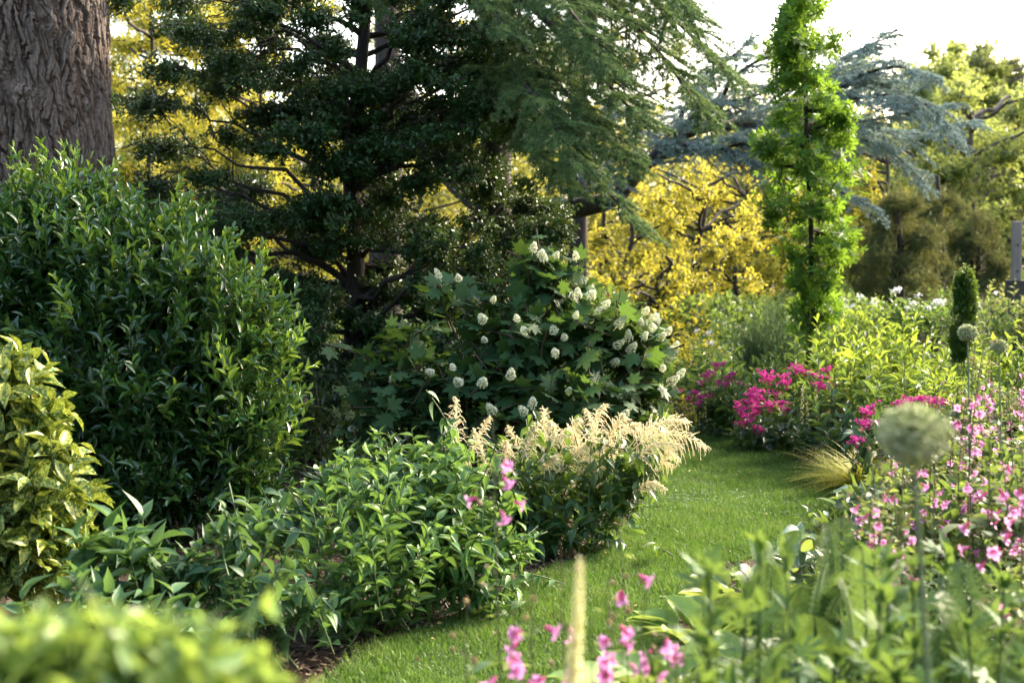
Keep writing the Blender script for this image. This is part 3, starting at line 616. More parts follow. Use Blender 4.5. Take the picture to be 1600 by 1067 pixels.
# twin trunks high behind the boughs
b_ = P(905, 400, 20); r_ = thing('twin_trunk_tree', 'dark twin trunks rising behind the green cedar boughs at the top', 'tree', (b_[0], b_[1], 0)); s_ = MB()
s_.tubes(curve([(b_[0], b_[1], 0), P(906, 250, 20), P(898, 90, 20), P(893, -40, 20), P(888, -300, 20)], 20)[None], np.linspace(.11, .09, 20)[None], 10)
s_.build('trunk', m_barkd, r_); s_ = MB(); s_.tubes(curve([P(905, 180, 20), P(918, 80, 20), P(928, 0, 20), P(950, -200, 20)], 16)[None], np.linspace(.10, .08, 16)[None], 10); s_.build('trunk', m_barkd, r_)
f_ = MB()
for px_, py_ in ((880, -160), (960, -180), (900, -260), (830, -120), (1000, -100)): a_ = pad_tips(P(px_, py_, 20), (1, 1, .5), 260, .4); shoots(f_, None, *a_, 8, .09, .55, OVATE)
f_.build('crown', m_ygr, r_)

# ---- weeping feathery conifers
m_weep = leaf_mat('feathery_leaf', (.06, .10, .04), (.13, .18, .07), (.25, .22, .05), .6, .3, spec=.25, c3=(.22, .16, .07))
def weeper(label, px, Y, top, bot, rw, n):
    b = P(px, 400, Y); root = thing('weeping_conifer', label, 'conifer', (b[0], b[1], 0), 'feathery weeping conifers by the far bed')
    zt = P(px, top, Y)[2]; zb = max(.1, P(px, bot, Y)[2]); R = M(rw, Y); s = MB(); s.tubes(curve([(b[0], b[1], 0), (b[0] + .1, b[1], zt * .5), (b[0], b[1], zt * .96)], 10)[None], np.linspace(.07, .03, 10)[None], 8); s.build('trunk', m_barkd, root)
    fo = MB(); br = MB(); k = int(n / 20); th = U(0, 6.28, k); f = U(.1, 1, k) ** .6; z0 = zt - (zt - zb) * np.clip(.35 * f ** 2 + .75 * rng.random(k) * (.25 + f), 0, .95)
    ctr = np.stack([b[0] + R * .8 * f * np.cos(th), b[1] + R * .8 * f * np.sin(th), z0], 1)
    for c in ctr:
        a_ = pad_tips(c, (R * .32, R * .32, R * .22), 46, .28, up=.25, out=.7, jit=.3, shell=.5); a_ = (a_[0], a_[1], a_[2] - UP * .10); shoots(fo, None, *a_, 22, .05, .09, NARROW, t0=0, div=42, grav=-.35, tip=.8)
    z0 = ctr[:, 2]; P0 = np.repeat(ctr, 14, 0)[:len(ctr) * 14]; z0 = P0[:, 2]
    limbs(br, np.stack([0 * z0[::14] + b[0], 0 * z0[::14] + b[1], z0[::14] * .8], 1), P0[::14], .015, .004, .2); br.build('branches', m_barkd, root); fo.build('needles', m_weep, root)
weeper('dark feathery weeping conifer below the blue cedar with amber light inside', 1398, 20, 290, 480, 82, 900)
weeper('paler feathery conifer with a pinkish tip rising behind the dark one', 1462, 21.5, 262, 450, 55, 600)
weeper('rounded feathery conifer between the dark one and the wooden post', 1520, 22.5, 310, 450, 62, 700)
# ---- pale trees at the right
m_loc = leaf_mat('pale_leaf', (.10, .15, .04), (.19, .25, .07), (.45, .5, .10), .5, .5, spec=.35)
m_loc2 = leaf_mat('mid_leaf', (.07, .11, .04), (.14, .19, .07), (.35, .38, .10), .5, .45, spec=.35)
def rtree(label, px, Y, top, x0, x1, y0, y1, n, mat, per=260, L=.12, r0=30, r1=60, name='pale_tree'):
    b = P(px, 400, Y); t = P(px, max(top, y0 + 40), Y)
    broad_tree(name, label, 'tree', b, [(b[0], b[1], -.05), (b[0] + .15, b[1], t[2] * .3), (b[0] - .1, b[1], t[2] * .6), t], .10, rpads(n, x0, x1, y0, y1, Y - 1.5, Y + 1.5, r0, r1), mat, L, .5, OVATE, per, K=8, ls=.5,
               group='pale trees beyond the flower beds', pr=.05, twig=.016, bark=m_barkg)
rtree('airy pale green tree spreading behind the wooden post', 1520, 27, 130, 1440, 1640, 130, 400, 44, m_loc)
rtree('pale green tree at the far right edge', 1620, 30, 110, 1540, 1720, 150, 430, 36, m_loc2)
rtree('hazy tree top rising above the blue cedar', 1400, 38, 90, 1310, 1490, 95, 300, 44, m_loc, r0=24, r1=42, L=.15, per=230)
rtree('hazy wispy tree top at the upper right', 1540, 42, 85, 1480, 1680, 72, 260, 46, m_loc2, r0=20, r1=38, L=.15, per=230)
rtree('hazy tree top between the blue cedar and the airy pale tree', 1480, 40, 75, 1420, 1570, 74, 260, 42, m_loc, r0=20, r1=36, L=.15, per=230)
rtree('hazy tree low between the sweetgum and the pale trees', 1440, 34, 180, 1330, 1560, 190, 440, 30, m_loc, L=.15, per=170)
# ================================================================ SHRUBS
rng = np.random.default_rng(13)
def shrub(name, label, cat, base, pads, mat, L, ratio, tpl, per, K=9, ls=.3, group=None, stem=None, up=.5, out=1.0, jit=.35, shell=.7, div=50, phyl='spiral', grav=-.05, upn=.5, sr=.003, tip=.55,
          droop=(.5, 1.5), main_r=.006, fin=None, zmin=.06, flat=0, nmain=1, t0=.1, spread=.12):
    base = np.array([base[0], base[1], 0.0]); root = thing(name, label, cat, base, group); stem = stem or m_green_stem
    fo = MB(); st = MB(); tips = []
    for c, r, nn in pads:
        a_ = pad_tips(c, r, max(3, int(nn * per)), ls, up=up, out=out, jit=jit, shell=shell, zmin=zmin, flat=flat); tips.append(a_)
        if len(a_[0]) == 0: continue
        shoots(fo, st, *a_, K, L, ratio, tpl, div=div, phyl=phyl, grav=grav, upn=upn, sr=sr, tip=tip, droop=droop, t0=t0)
        s0 = np.repeat(base[None], nmain, 0) + rng.normal(0, spread, (nmain, 3)) * [1, 1, 0]
        e = np.asarray(c)[None] + rng.normal(0, .3, (nmain, 3)) * r; e[:, 2] = np.maximum(e[:, 2], .1)
        limbs(st, s0, e, main_r, main_r * .4, .12, n=6, sides=5)
    st.build('stems', stem, root); fo.build('foliage', mat, root)
    if fin: fin(root, tips)
    return root
def G(px, py):
    d = CAM[2] * FPX / (py - 400.0) * (1 + 0); return P(px, 400, d) * [1, 1, 0]

# ---- glossy laurel
m_laurel = leaf_mat('laurel_leaf', (.010, .052, .014), (.038, .13, .028), (.22, .40, .05), .22, .18, vein=(.07, .17, .05), spec=.8, c3=(.20, .34, .045))
lp = [pad(*a) for a in [(60, 330, 8.5, 110, 70), (170, 350, 8.4, 105, 75), (120, 290, 8.5, 70, 40), (260, 375, 8.3, 60, 50), (380, 490, 8.2, 50, 50), (110, 400, 8.3, 150, 115), (240, 420, 8.1, 150, 120), (350, 500, 8.0, 120, 130), (200, 560, 7.9, 190, 150), (360, 640, 7.9, 115, 130), (250, 720, 7.9, 170, 110), (90, 600, 8.1, 140, 140), (60, 440, 8.3, 120, 130), (405, 560, 8.2, 65, 110), (400, 760, 8.1, 90, 70),
                        (150, 790, 7.9, 140, 90), (0, 400, 8.5, 120, 110), (265, 400, 8.4, 60, 60)]]
lp = [(c, np.array([r[0], min(r[0], .55), r[2]]), n) for c, r, n in lp]
shrub('laurel_shrub', 'big rounded evergreen shrub with glossy pointed leaves in front of the furrowed trunk', 'shrub', P(230, 400, 8.2), lp, m_laurel, .092, .35, LANCE, 640, K=13, ls=.36, up=.75, jit=.3, div=48, grav=.02, upn=.45,
      main_r=.02, tip=.6, stem=leaf_mat('laurel_stem', (.06, .12, .03), (.10, .16, .04), (.2, .3, .05), .5, .1), t0=.05)
lo = bpy.data.objects['laurel_shrub']; nf = MB(); ns_ = MB()
for c, r, n_ in [pad(*a) for a in [(60, 330, 8.5, 120, 75), (95, 290, 8.5, 70, 45), (190, 345, 8.3, 110, 75), (310, 440, 8.2, 80, 60), (385, 510, 8.1, 60, 80), (415, 570, 8.0, 60, 90), (250, 520, 7.7, 190, 120), (100, 450, 7.9, 120, 110), (380, 640, 7.7, 80, 90)]]:
    a_ = pad_tips(c, (r[0], min(r[1], .5), r[2]), 15, .34, up=1.1, jit=.3, shell=1); g_ = nrm(a_[2] - a_[0]) * U(.06, .2, len(a_[0]))[:, None]; shoots(nf, ns_, a_[0] + g_, a_[1] + g_, a_[2] + g_ + UP * .03, 12, .085, .36, LANCE, div=44, upn=.4, tip=.55, grav=.05)
nf.build('new_growth', leaf_mat('laurel_new_leaf', (.035, .12, .02), (.11, .25, .035), (.4, .55, .06), .24, .28, vein=(.2, .34, .08), spec=.6), lo); ns_.build('new_stems', m_green_stem, lo)
# ---- spotted laurel (aucuba)
m_auc = leaf_mat('spotted_leaf', (.018, .08, .015), (.04, .13, .025), (.3, .38, .05), .45, .18, spots=((.50, .50, .09), 70), spec=.35, vein=(.2, .25, .06))
ap = [pad(*a) for a in [(30, 640, 6.2, 85, 90), (70, 760, 6.0, 80, 90), (10, 850, 5.9, 110, 90), (90, 860, 6.0, 50, 60), (-40, 720, 6.2, 80, 100), (15, 585, 6.3, 50, 45)]]
shrub('spotted_laurel', 'yellow-spotted evergreen shrub with broad speckled leaves at the left edge', 'shrub', P(30, 400, 6.2), ap, m_auc, .135, .42, AUC, 640, K=9, ls=.22, up=.35, div=74, grav=-.22, upn=.35, phyl='opp', tip=.8, droop=(.6, 1.6), sr=.005, main_r=.016)
# ---- tree peony-like clump
m_peo = leaf_mat('peony_leaf', (.035, .10, .035), (.075, .17, .06), (.2, .35, .06), .5, .28, vein=(.11, .2, .08), spec=.38)
shrub('peony_plant', 'low plant with big smooth blue-green leaflets beside the spotted laurel', 'plant', P(205, 400, 5.7), [pad(*a) for a in [(200, 850, 5.6, 85, 45), (170, 920, 5.6, 95, 50), (250, 880, 5.7, 60, 45)]], m_peo, .135, .42, OVATE, 420, K=8, ls=.25, up=.9, div=68, upn=.7, grav=-.05, tip=.95, sr=.004, t0=.35)
shrub('peony_plant', 'low plant with grey-green leaflets between the laurel and the blurred foreground', 'plant', P(130, 400, 5.0), [pad(*a) for a in [(230, 960, 5.1, 110, 45), (110, 950, 5.0, 90, 50), (330, 990, 5.1, 70, 50)]], m_peo, .11, .42, OVATE, 380, K=8, ls=.22, up=.9, div=68, upn=.7, grav=-.05, tip=.95, sr=.004, t0=.35)
# ---- low arching clump with ovate leaves
m_sol = leaf_mat('arching_leaf', (.03, .085, .035), (.06, .15, .05), (.2, .35, .06), .52, .25, vein=(.09, .17, .07), spec=.35)
shrub('arching_plant', 'arching dark green plant with ovate leaves between the peony and the lush pointed-leaf shrub', 'plant', P(390, 400, 5.6), [pad(*a) for a in [(380, 830, 5.6, 80, 50), (340, 880, 5.5, 75, 55), (420, 900, 5.5, 80, 60), (480, 940, 5.4, 55, 55), (400, 960, 5.3, 80, 50), (300, 900, 5.6, 60, 60)]],
      m_sol, .095, .46, OVATE, 420, K=9, ls=.28, up=.35, div=70, upn=.8, grav=-.12, phyl='alt', tip=.7, sr=.003)
shrub('arching_plant', 'dark arching leafy sprays at the foot of the glossy laurel', 'plant', P(420, 400, 6.6), [pad(*a) for a in [(450, 800, 6.6, 60, 40), (400, 810, 6.8, 70, 45), (480, 850, 6.3, 40, 40)]],
      m_sol, .10, .5, OVATE, 380, K=9, ls=.3, up=.35, div=70, upn=.8, grav=-.12, phyl='alt', tip=.7)
# ---- lush phlox-like clump and pointed-leaf shrub
m_lush = leaf_mat('lush_leaf', (.045, .13, .035), (.11, .235, .06), (.26, .42, .06), .5, .28, vein=(.12, .23, .09), spec=.4, c3=(.22, .32, .05))
shrub('whorled_plant', 'lush mid-green clump of upright stems with narrow whorled leaves by the mulch edge', 'plant', P(570, 400, 6.0), [pad(*a) for a in [(560, 800, 6.0, 80, 70), (600, 860, 5.9, 80, 70), (540, 880, 5.8, 70, 60), (590, 760, 6.2, 60, 60)]],
      m_lush, .095, .30, LANCE, 480, K=13, ls=.34, up=1.3, out=.8, div=66, upn=.6, grav=-.08, phyl='whorl', tip=.6, sr=.004)
shrub('pointed_leaf_shrub', 'lush green mound with drooping long-pointed leaves left of the cream plumes', 'shrub', P(680, 400, 6.5), [pad(*a) for a in [(560, 740, 6.6, 80, 55), (640, 730, 6.6, 90, 60), (720, 770, 6.5, 100, 70), (700, 850, 6.3, 110, 80), (780, 840, 6.4, 65, 60), (640, 820, 6.3, 90, 70), (740, 900, 6.2, 90, 45), (690, 700, 6.8, 80, 30)]],
      m_lush, .09, .46, OVATE, 540, K=10, ls=.34, up=.55, div=58, upn=.6, grav=-.32, phyl='alt', tip=.7, droop=(.6, 1.8))
# tall leader shoots
shrub('pointed_leaf_shrub', 'taller thin shoots rising behind the lush green mound near the laurel', 'shrub', P(600, 400, 6.9), [pad(*a) for a in [(605, 690, 6.9, 22, 42), (585, 700, 6.9, 30, 30), (520, 740, 6.9, 40, 40), (470, 790, 7.0, 40, 60)]],
      m_lush, .09, .34, OVATE, 420, K=10, ls=.3, up=1.4, div=58, upn=.5, grav=-.1, phyl='opp', tip=.6)
# ---- goatsbeard with cream plumes
m_goat = leaf_mat('goatsbeard_leaf', (.02, .075, .022), (.05, .13, .035), (.3, .45, .05), .42, .28, vein=(.07, .15, .05), spec=.45, c3=(.13, .24, .04))
m_plume = leaf_mat('cream_floret', (.78, .72, .52), (.88, .84, .64), (.9, .78, .5), .7, .35, spec=.2, c3=(.68, .60, .22))
FLOR = T_([(-.5, 0, 0), (.5, 0, 0), (.45, .9, .1), (-.45, 1, -.1)], [(0, 1, 2, 3)], [(0, 0)] * 4)
def plume_mesh(mb, P0, P1, P2, spikes=46, sl=.085, flo=30, fs=.0041):
    n = 1; t = np.linspace(.1, 1, spikes)[None]; p, T = bez(P0[None], P1[None], P2[None], t); p = p[0]; T = T[0]
    ph = np.arange(spikes) * 2.4; ref = nrm(np.array([[.3, .2, 1.0]])); A = nrm(np.cross(T, ref)); Bq = np.cross(T, A)
    d = A * np.cos(ph)[:, None] + Bq * np.sin(ph)[:, None]
    l = sl * (1.15 - t[0]) ** .7 * U(.7, 1.3, spikes); d = nrm(d + T * .7 + UP * .15)
    Q2 = p + d * l[:, None] - UP * (l * U(.1, 1.0, spikes))[:, None]; Q1 = p + d * (l * .55)[:, None] + UP * (l * .1)[:, None]
    tt = np.linspace(.05, 1, flo)[None] + rng.normal(0, .01, (spikes, flo)); q, qT = bez(p, Q1, Q2, np.clip(tt, 0, 1)); q = q.reshape(-1, 3)
    ax = rng.normal(size=q.shape); nq = len(q); w_ = fs * np.tile(np.linspace(1.25, .5, flo), spikes)
    mb.scatter(FLOR, q + rng.normal(0, .0012, q.shape), ax, rng.normal(size=q.shape), w_ * U(.8, 1.4, nq), w_, 1, np.clip(.35 * rng.random(nq) + .5 * rng.random(), 0, 1))
    path, _ = bez(p, Q1, Q2, np.linspace(0, 1, 5)); mb.tubes(path, np.linspace(.0016, .0012, 5)[None] * np.ones((spikes, 1)), 4)
    rp, _ = bez(P0[None], P1[None], P2[None], np.linspace(0, 1, 10)); mb.tubes(rp, np.linspace(.003, .001, 10)[None], 5)
plumes = [((712, 700), (712, 622), 1), ((740, 705), (765, 652), .8), ((790, 720), (790, 690), .9), ((850, 700), (850, 640), 1.15), ((880, 700), (905, 655), 1.25), ((900, 715), (930, 690), 1.1), ((925, 690), (945, 625), 1.1), ((950, 700), (975, 640), 1.2), ((960, 700), (1000, 655), 1),
          ((880, 740), (940, 722), 1.1), ((905, 745), (960, 735), .9), ((1000, 690), (1075, 652), 1.2), ((1010, 700), (1103, 690), 1.25), ((1000, 720), (1065, 690), 1.1), ((990, 735), (1050, 722), 1), ((820, 730), (795, 668), .9), ((730, 730), (690, 690), .7), ((830, 760), (835, 745), .6),
          ((1000, 770), (1040, 757), .6), ((940, 700), (915, 640), 1.0), ((870, 690), (860, 660), 1.1), ((1000, 690), (1040, 665), 1.1), ((960, 730), (1010, 712), 1.0), ((850, 735), (870, 715), .9), ((760, 735), (740, 670), .7), ((790, 740), (770, 720), .6), ((1020, 700), (1060, 712), .8), ((905, 700), (885, 672), 1.1), ((930, 720), (965, 690), 1.0), ((820, 710), (840, 660), 1.0)]
def fin_goat(root, tips):
    for (a, b, s) in plumes:
        Y = 7.6 + U(-.25, .35); A = P(a[0], a[1], Y + .05); Bp = P(b[0], b[1], Y); dd = Bp - A; A = A - dd * .25; k_ = 1.0 if b[0] > 930 else 0.0; Bp = Bp - UP * .03 * k_; mid = (A + Bp) / 2 + UP * (.02 + .25 * abs(dd[0]) + .05 * k_) + np.array([0, U(-.05, .05), 0])
        mb = MB(); plume_mesh(mb, A, mid, Bp, spikes=int(34 + 20 * s), sl=.10 * s * U(.75, 1.1)); o = mb.build('flower_plume', m_plume, root)
gb = P(890, 400, 7.8)
shrub('goatsbeard', 'bushy dark green perennial topped with feathery cream plumes beside the lawn', 'plant', gb, [pad(*a) for a in [(900, 790, 7.7, 120, 60), (960, 750, 7.7, 80, 50), (830, 770, 7.7, 90, 70), (880, 730, 7.9, 120, 45), (990, 720, 7.8, 60, 40), (800, 800, 7.8, 70, 50), (930, 830, 7.6, 70, 35), (760, 740, 8.0, 70, 50), (860, 840, 7.5, 60, 30), (820, 705, 7.6, 50, 22), (930, 690, 7.6, 60, 18), (1010, 705, 7.6, 40, 16)]],
      m_goat, .095, .48, OVATE, 400, K=9, ls=.34, up=.3, out=1.1, div=62, upn=.7, grav=-.25, phyl='alt', tip=.7, fin=fin_goat)
# ---- oakleaf hydrangea
m_oak = leaf_mat('oakleaf', (.018, .06, .02), (.045, .115, .032), (.22, .38, .05), .62, .22, vein=(.07, .14, .06), spec=.28, c3=(.12, .22, .035))
m_pan = uvramp_mat('panicle_floret', [(0, (.55, .62, .32)), (.4, (.76, .77, .56)), (1, (.82, .81, .70))], .6, .25)
PETAL4 = lobed([(0, .5, 40), (90, .5, 40), (-90, .5, 40), (180, .5, 40)], 0, .25, 0, -.1)
def panicle_mesh():
    mb = MB(); n = 210; t = rng.random(n) ** 1.2; ph = U(0, 6.28, n); r = .040 * (1.05 - t) ** .6 * U(.6, 1.05, n) + .004; pos = np.stack([r * np.cos(ph), r * np.sin(ph), t * .12], 1)
    nn = nrm(pos * [1, 1, 0] / .03 + UP * .5 + rng.normal(0, .3, (n, 3))); mb.scatter(PETAL4, pos, np.cross(nn, rng.normal(size=(n, 3))), nn, U(.013, .022, n), U(.013, .022, n), 1, rng.random(n))
    for q in range(len(mb.T)): mb.T[q][:, 1] = np.repeat(rng.random(n), len(PETAL4[0])) * .9
    mb.tubes(np.array([[(0, 0, -.08), (0, 0, .04), (0, 0, .11)]]), np.array([[.003, .002, .001]]), 5); return mb
pm = [panicle_mesh() for _ in range(4)]; pmesh = []
pans = [(686, 424), (717, 428), (770, 462), (755, 492), (808, 492), (757, 524), (822, 512), (866, 510), (833, 383), (845, 390), (868, 393), (882, 520), (868, 545), (650, 540), (614, 586), (675, 575), (708, 568), (717, 590), (753, 592), (798, 580), (832, 625), (888, 604), (902, 455), (899, 487), (945, 470), (966, 500), (982, 522),
        (1008, 480), (1018, 490), (1020, 505), (1030, 520), (1042, 512), (1054, 538), (1046, 545), (1005, 520), (963, 533), (1006, 555), (1035, 568), (1062, 578), (976, 640), (551, 663), (850, 398), (922, 455), (932, 480), (1040, 555), (1048, 590), (770, 635), (820, 636), (1000, 500), (985, 540), (960, 560), (900, 395)]
def fin_hyd(root, tips):
    for k, (px, py) in enumerate(pans):
        Y = 8.95 + .6 * ((px - 840) / 240) ** 2 + U(-.05, .1) - (.25 if py > 560 else 0); c = P(px, py + 8, Y)
        if k < 4: o = pm[k].build('flower_panicle', m_pan, root, at=(0, 0, 0)); o.data.transform(__import__('mathutils').Matrix.Translation(root.location)); pmesh.append(o.data)
        else: o = bpy.data.objects.new('flower_panicle', pmesh[k % 4]); COL.objects.link(o); o.parent = root
        o.location = Vector(c) - root.location; a = U(0, 6.28); s = U(.45, .78) + (.06 if px > 940 else 0)
        dx = (px - 840) / 240; o.rotation_euler = (U(.5, 1.1), dx * .7 + U(-.4, .4), U(-.4, .4)); o.scale = (s * 1.05, s * 1.05, s * (U(.7, 1.2) if px > 940 else U(.55, 1.0)))
        # ruff of leaves under each panicle
hp_ = [pad(*a) for a in [(840, 420, 9.6, 60, 40), (690, 450, 9.6, 40, 24), (760, 490, 9.5, 70, 40), (830, 520, 9.4, 110, 60), (930, 500, 9.4, 90, 60), (1000, 530, 9.5, 62, 60), (900, 590, 9.3, 150, 60), (1000, 600, 9.4, 60, 60), (760, 580, 9.3, 110, 50), (650, 590, 9.4, 80, 50), (620, 620, 9.4, 80, 50), (590, 570, 9.6, 50, 40), (640, 520, 9.7, 50, 30), (700, 640, 9.4, 100, 35), (820, 640, 9.2, 120, 40), (960, 650, 9.3, 80, 40), (880, 440, 9.7, 70, 50), (560, 660, 9.6, 40, 30)]]
shrub('oakleaf_hydrangea', 'wide dark green shrub with lobed leaves and creamy white flower clusters', 'shrub', P(850, 400, 9.7), hp_, m_oak, .17, 1.0, OAK, 300, K=6, ls=.4, up=.45, div=70, upn=.75, grav=-.2, phyl='opp', tip=.55, fin=fin_hyd, sr=.005, main_r=.014, shell=.65, stem=m_twig)
# dark small-leaved evergreen tucked behind it is the holly; a low dark shrub under the holly
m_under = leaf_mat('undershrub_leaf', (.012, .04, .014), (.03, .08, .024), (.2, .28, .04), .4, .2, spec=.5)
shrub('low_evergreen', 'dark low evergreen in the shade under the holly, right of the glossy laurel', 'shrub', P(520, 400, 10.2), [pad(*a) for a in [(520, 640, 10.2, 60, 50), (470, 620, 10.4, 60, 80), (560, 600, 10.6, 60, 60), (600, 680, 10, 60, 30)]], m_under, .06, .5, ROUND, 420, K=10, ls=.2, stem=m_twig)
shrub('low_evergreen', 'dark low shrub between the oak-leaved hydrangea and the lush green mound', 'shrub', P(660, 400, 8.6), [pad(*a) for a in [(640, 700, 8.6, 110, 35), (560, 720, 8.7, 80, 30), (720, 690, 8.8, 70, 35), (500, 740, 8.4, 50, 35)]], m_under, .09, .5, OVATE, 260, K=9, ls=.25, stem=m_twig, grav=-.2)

# ---- right side far bed
m_br = leaf_mat('bright_leaf', (.07, .16, .03), (.14, .26, .045), (.5, .6, .06), .45, .4, vein=(.17, .28, .08), spec=.45, c3=(.28, .36, .06))
m_md = leaf_mat('bed_leaf', (.035, .10, .025), (.075, .165, .045), (.3, .42, .06), .45, .32, vein=(.1, .19, .07), spec=.45)
m_dk = leaf_mat('dark_bed_leaf', (.015, .05, .022), (.035, .095, .04), (.15, .28, .05), .42, .22, vein=(.05, .12, .05), spec=.5)
shrub('feathery_mound', 'soft blue-green rounded mound of thread-like leaves at the foot of the sweetgum', 'plant', P(1212, 400, 13.6), [pad(1212, 512, 13.6, 55, 52), pad(1175, 530, 13.6, 35, 35), pad(1240, 535, 13.6, 30, 35)],
      leaf_mat('thread_leaf', (.10, .18, .10), (.17, .27, .14), (.25, .36, .12), .5, .3), .07, .07, NARROW, 900, K=22, ls=.35, up=1.3, out=.8, div=32, jit=.15, grav=0)
bb = [(1150, 560, 12.6, 60, 40, m_md), (1290, 540, 12.4, 55, 50, m_br), (1340, 530, 12.0, 60, 50, m_br), (1400, 525, 11.8, 60, 55, m_br), (1370, 570, 11.0, 80, 55, m_br), (1300, 590, 11.2, 70, 45, m_md), (1440, 560, 11.5, 45, 55, m_br), (1340, 620, 10.6, 80, 50, m_md), (1420, 600, 10.6, 50, 50, m_md), (1180, 590, 12.2, 50, 30, m_md), (1250, 570, 12.2, 50, 40, m_md)]
lab = ['mid-green leafy clump behind the left magenta flowers', 'bright yellow-green clump just right of the sweetgum foot', 'bright leafy clump second from the sweetgum foot', 'tall bright yellow-green clump left of the small columnar evergreen', 'largest bright green leafy mass above the magenta flowers', 'mid-green clump directly above the cluster of magenta flowers', 'bright leafy clump touching the small columnar evergreen on its left',
       'mid-green clump behind the tan astilbe spikes', 'mid-green clump above the large allium head', 'leafy clump between the two magenta-flowered plants', 'mid-green leaves below the feathery blue-green mound']
for (px, py, Y, rx, ry, mt), lb in zip(bb, lab):
    shrub('border_perennial', lb, 'plant', P(px, 400, Y), [pad(px, py, Y, rx, ry), pad(px + U(-20, 20), py + ry * .8, Y, rx * .8, ry * .7)], mt, .13, .3, LANCE, 170, K=11, ls=.4, up=1.6, out=.7, jit=.25, div=62, upn=.6, grav=-.08, group='leafy perennials in the far right bed', sr=.004)
# columnar small evergreen
m_box = leaf_mat('boxwood_leaf', (.03, .09, .012), (.07, .15, .02), (.3, .42, .04), .4, .25, c3=(.2, .28, .03))
shrub('columnar_evergreen', 'small upright column of tiny dark green leaves in the right bed', 'shrub', P(1506, 400, 11.5), [pad(1506, 500, 11.5, 24, 60), pad(1508, 450, 11.5, 21, 34), pad(1496, 530, 11.5, 18, 30), pad(1518, 470, 11.5, 13, 40), pad(1510, 428, 11.5, 9, 16), pad(1498, 436, 11.5, 8, 16)], m_box, .03, .5, ROUND, 9000, K=9, ls=.10, up=1.2, jit=.25, sr=.0015)
# low green bank in the distance behind the bed
for k, (px, py, Y, rx, ry, mt, lb) in enumerate([(1330, 480, 15, 60, 22, m_br, 'yellow-green bank right of the sweetgum base, before the white flowers'), (1420, 475, 15.5, 60, 22, m_md, 'green bank below the dark weeping conifer'), (1560, 470, 15, 70, 36, m_loc2, 'grey-green bank right of the columnar evergreen'),
        (1480, 470, 16, 50, 26, m_md, 'green bank behind the columnar evergreen'), (1100, 560, 14.5, 55, 34, m_md, 'green bank right behind the white hydrangea flowers'), (1060, 530, 15.5, 70, 30, m_ygr, 'yellow-lit low growth between hydrangea and golden tree'), (1150, 500, 16, 60, 26, m_md, 'dark green low growth left of the feathery mound'),
        (1570, 540, 10, 60, 50, m_br, 'yellow-green thicket at the right edge above the pink flowers'), (1480, 590, 9.6, 60, 40, m_br, 'yellow-green thicket right of the allium and below the columnar evergreen'), (1560, 610, 8.8, 60, 45, m_md, 'green thicket among the upper pink flowers')]):
    shrub('bank_shrub', lb, 'shrub', P(px, 400, Y), [pad(px, py, Y, rx, ry), pad(px, py + ry, Y - .2, rx, ry), pad(px + rx * .5, py + ry * .7, Y - .3, rx * .7, ry)], mt, .085, .42, OVATE, 240 * (15 / Y if Y < 12 else 1), K=9, ls=.3, up=.9, grav=-.08, group='low banks of growth in the right bed')
# ================================================================ FLOWERING PLANTS
rng = np.random.default_rng(14)
from mathutils import Matrix
m_mag = leaf_mat('magenta_floret', (.42, .015, .20), (.64, .04, .34), (.7, .06, .4), .6, .3, spec=.2, c3=(.75, .12, .42))
def flower_head(n=200, R=.06, H=.03):
    mb = MB(); k = 14; c = np.stack([rng.normal(0, R * .55, k), rng.normal(0, R * .55, k), U(-.4, .7, k) * H], 1); i = rng.integers(0, k, n)
    pos = c[i] + rng.normal(0, R * .13, (n, 3)) * [1, 1, .6]; mb.scatter(FLOR, pos, rng.normal(size=(n, 3)), UP + rng.normal(0, .6, (n, 3)), .011, .010, 1, rng.random(n)); 
    P0 = np.repeat(np.array([[0, 0, -.07]]), k, 0); mb.tubes(np.stack([P0, (P0 + c) / 2, c], 1), .0012 * np.ones((k, 3)), 3); return mb
fh = [flower_head() for _ in range(3)]
def at_origin(mb, name, mat):
    o = mb.build(name, mat); me = o.data; bpy.data.objects.remove(o); return me
fhm = [at_origin(q, 'flower_head', m_mag) for q in fh]
def place_part(root, me, name, loc, rot=(0, 0, 0), sc=(1, 1, 1)):
    o = bpy.data.objects.new(name, me); COL.objects.link(o); o.parent = root; o.location = Vector(loc) - root.location; o.rotation_euler = rot; o.scale = sc; return o
def magenta(label, px, Y, pads, heads):
    def fin(root, tips):
        st = MB()
        for (hx, hy, s) in heads:
            c = P(hx, hy, Y - U(.2, .5)); place_part(root, fhm[rng.integers(0, 3)], 'flower_head', c, (U(-.3, .3), U(-.3, .3), U(0, 6)), (s * .72, s * .72, s * .8))
            st.tubes(curve([(c[0] + U(-.05, .05), c[1] + .1, max(.05, c[2] - .4)), c - [0, -.03, .15], c - [0, 0, .06]], 8)[None], .0025, 4)
        st.build('flower_stems', m_green_stem, root)
    shrub('magenta_meadowsweet', label, 'plant', P(px, 400, Y), [pad(*a) for a in pads], m_dk, .12, .5, OVATE, 190, K=8, ls=.32, up=.9, div=68, upn=.6, grav=-.2, group='magenta flowered plants', fin=fin)
magenta('bushy plant with magenta flower heads behind the tip of the cream plumes', 1130, 12.6, [(1120, 620, 12.6, 55, 38), (1100, 640, 12.6, 40, 25), (1150, 640, 12.4, 40, 40)],
        [(1118, 571, 1), (1110, 583, 1.1), (1128, 568, .8), (1102, 588, 1), (1095, 597, .7), (1140, 590, 1.1), (1133, 600, 1), (1122, 596, .8), (1158, 600, .9), (1088, 614, 1), (1096, 620, .9), (1076, 622, .8), (1108, 618, .7), (1092, 629, .8), (1065, 610, .5), (1145, 585, .8)])
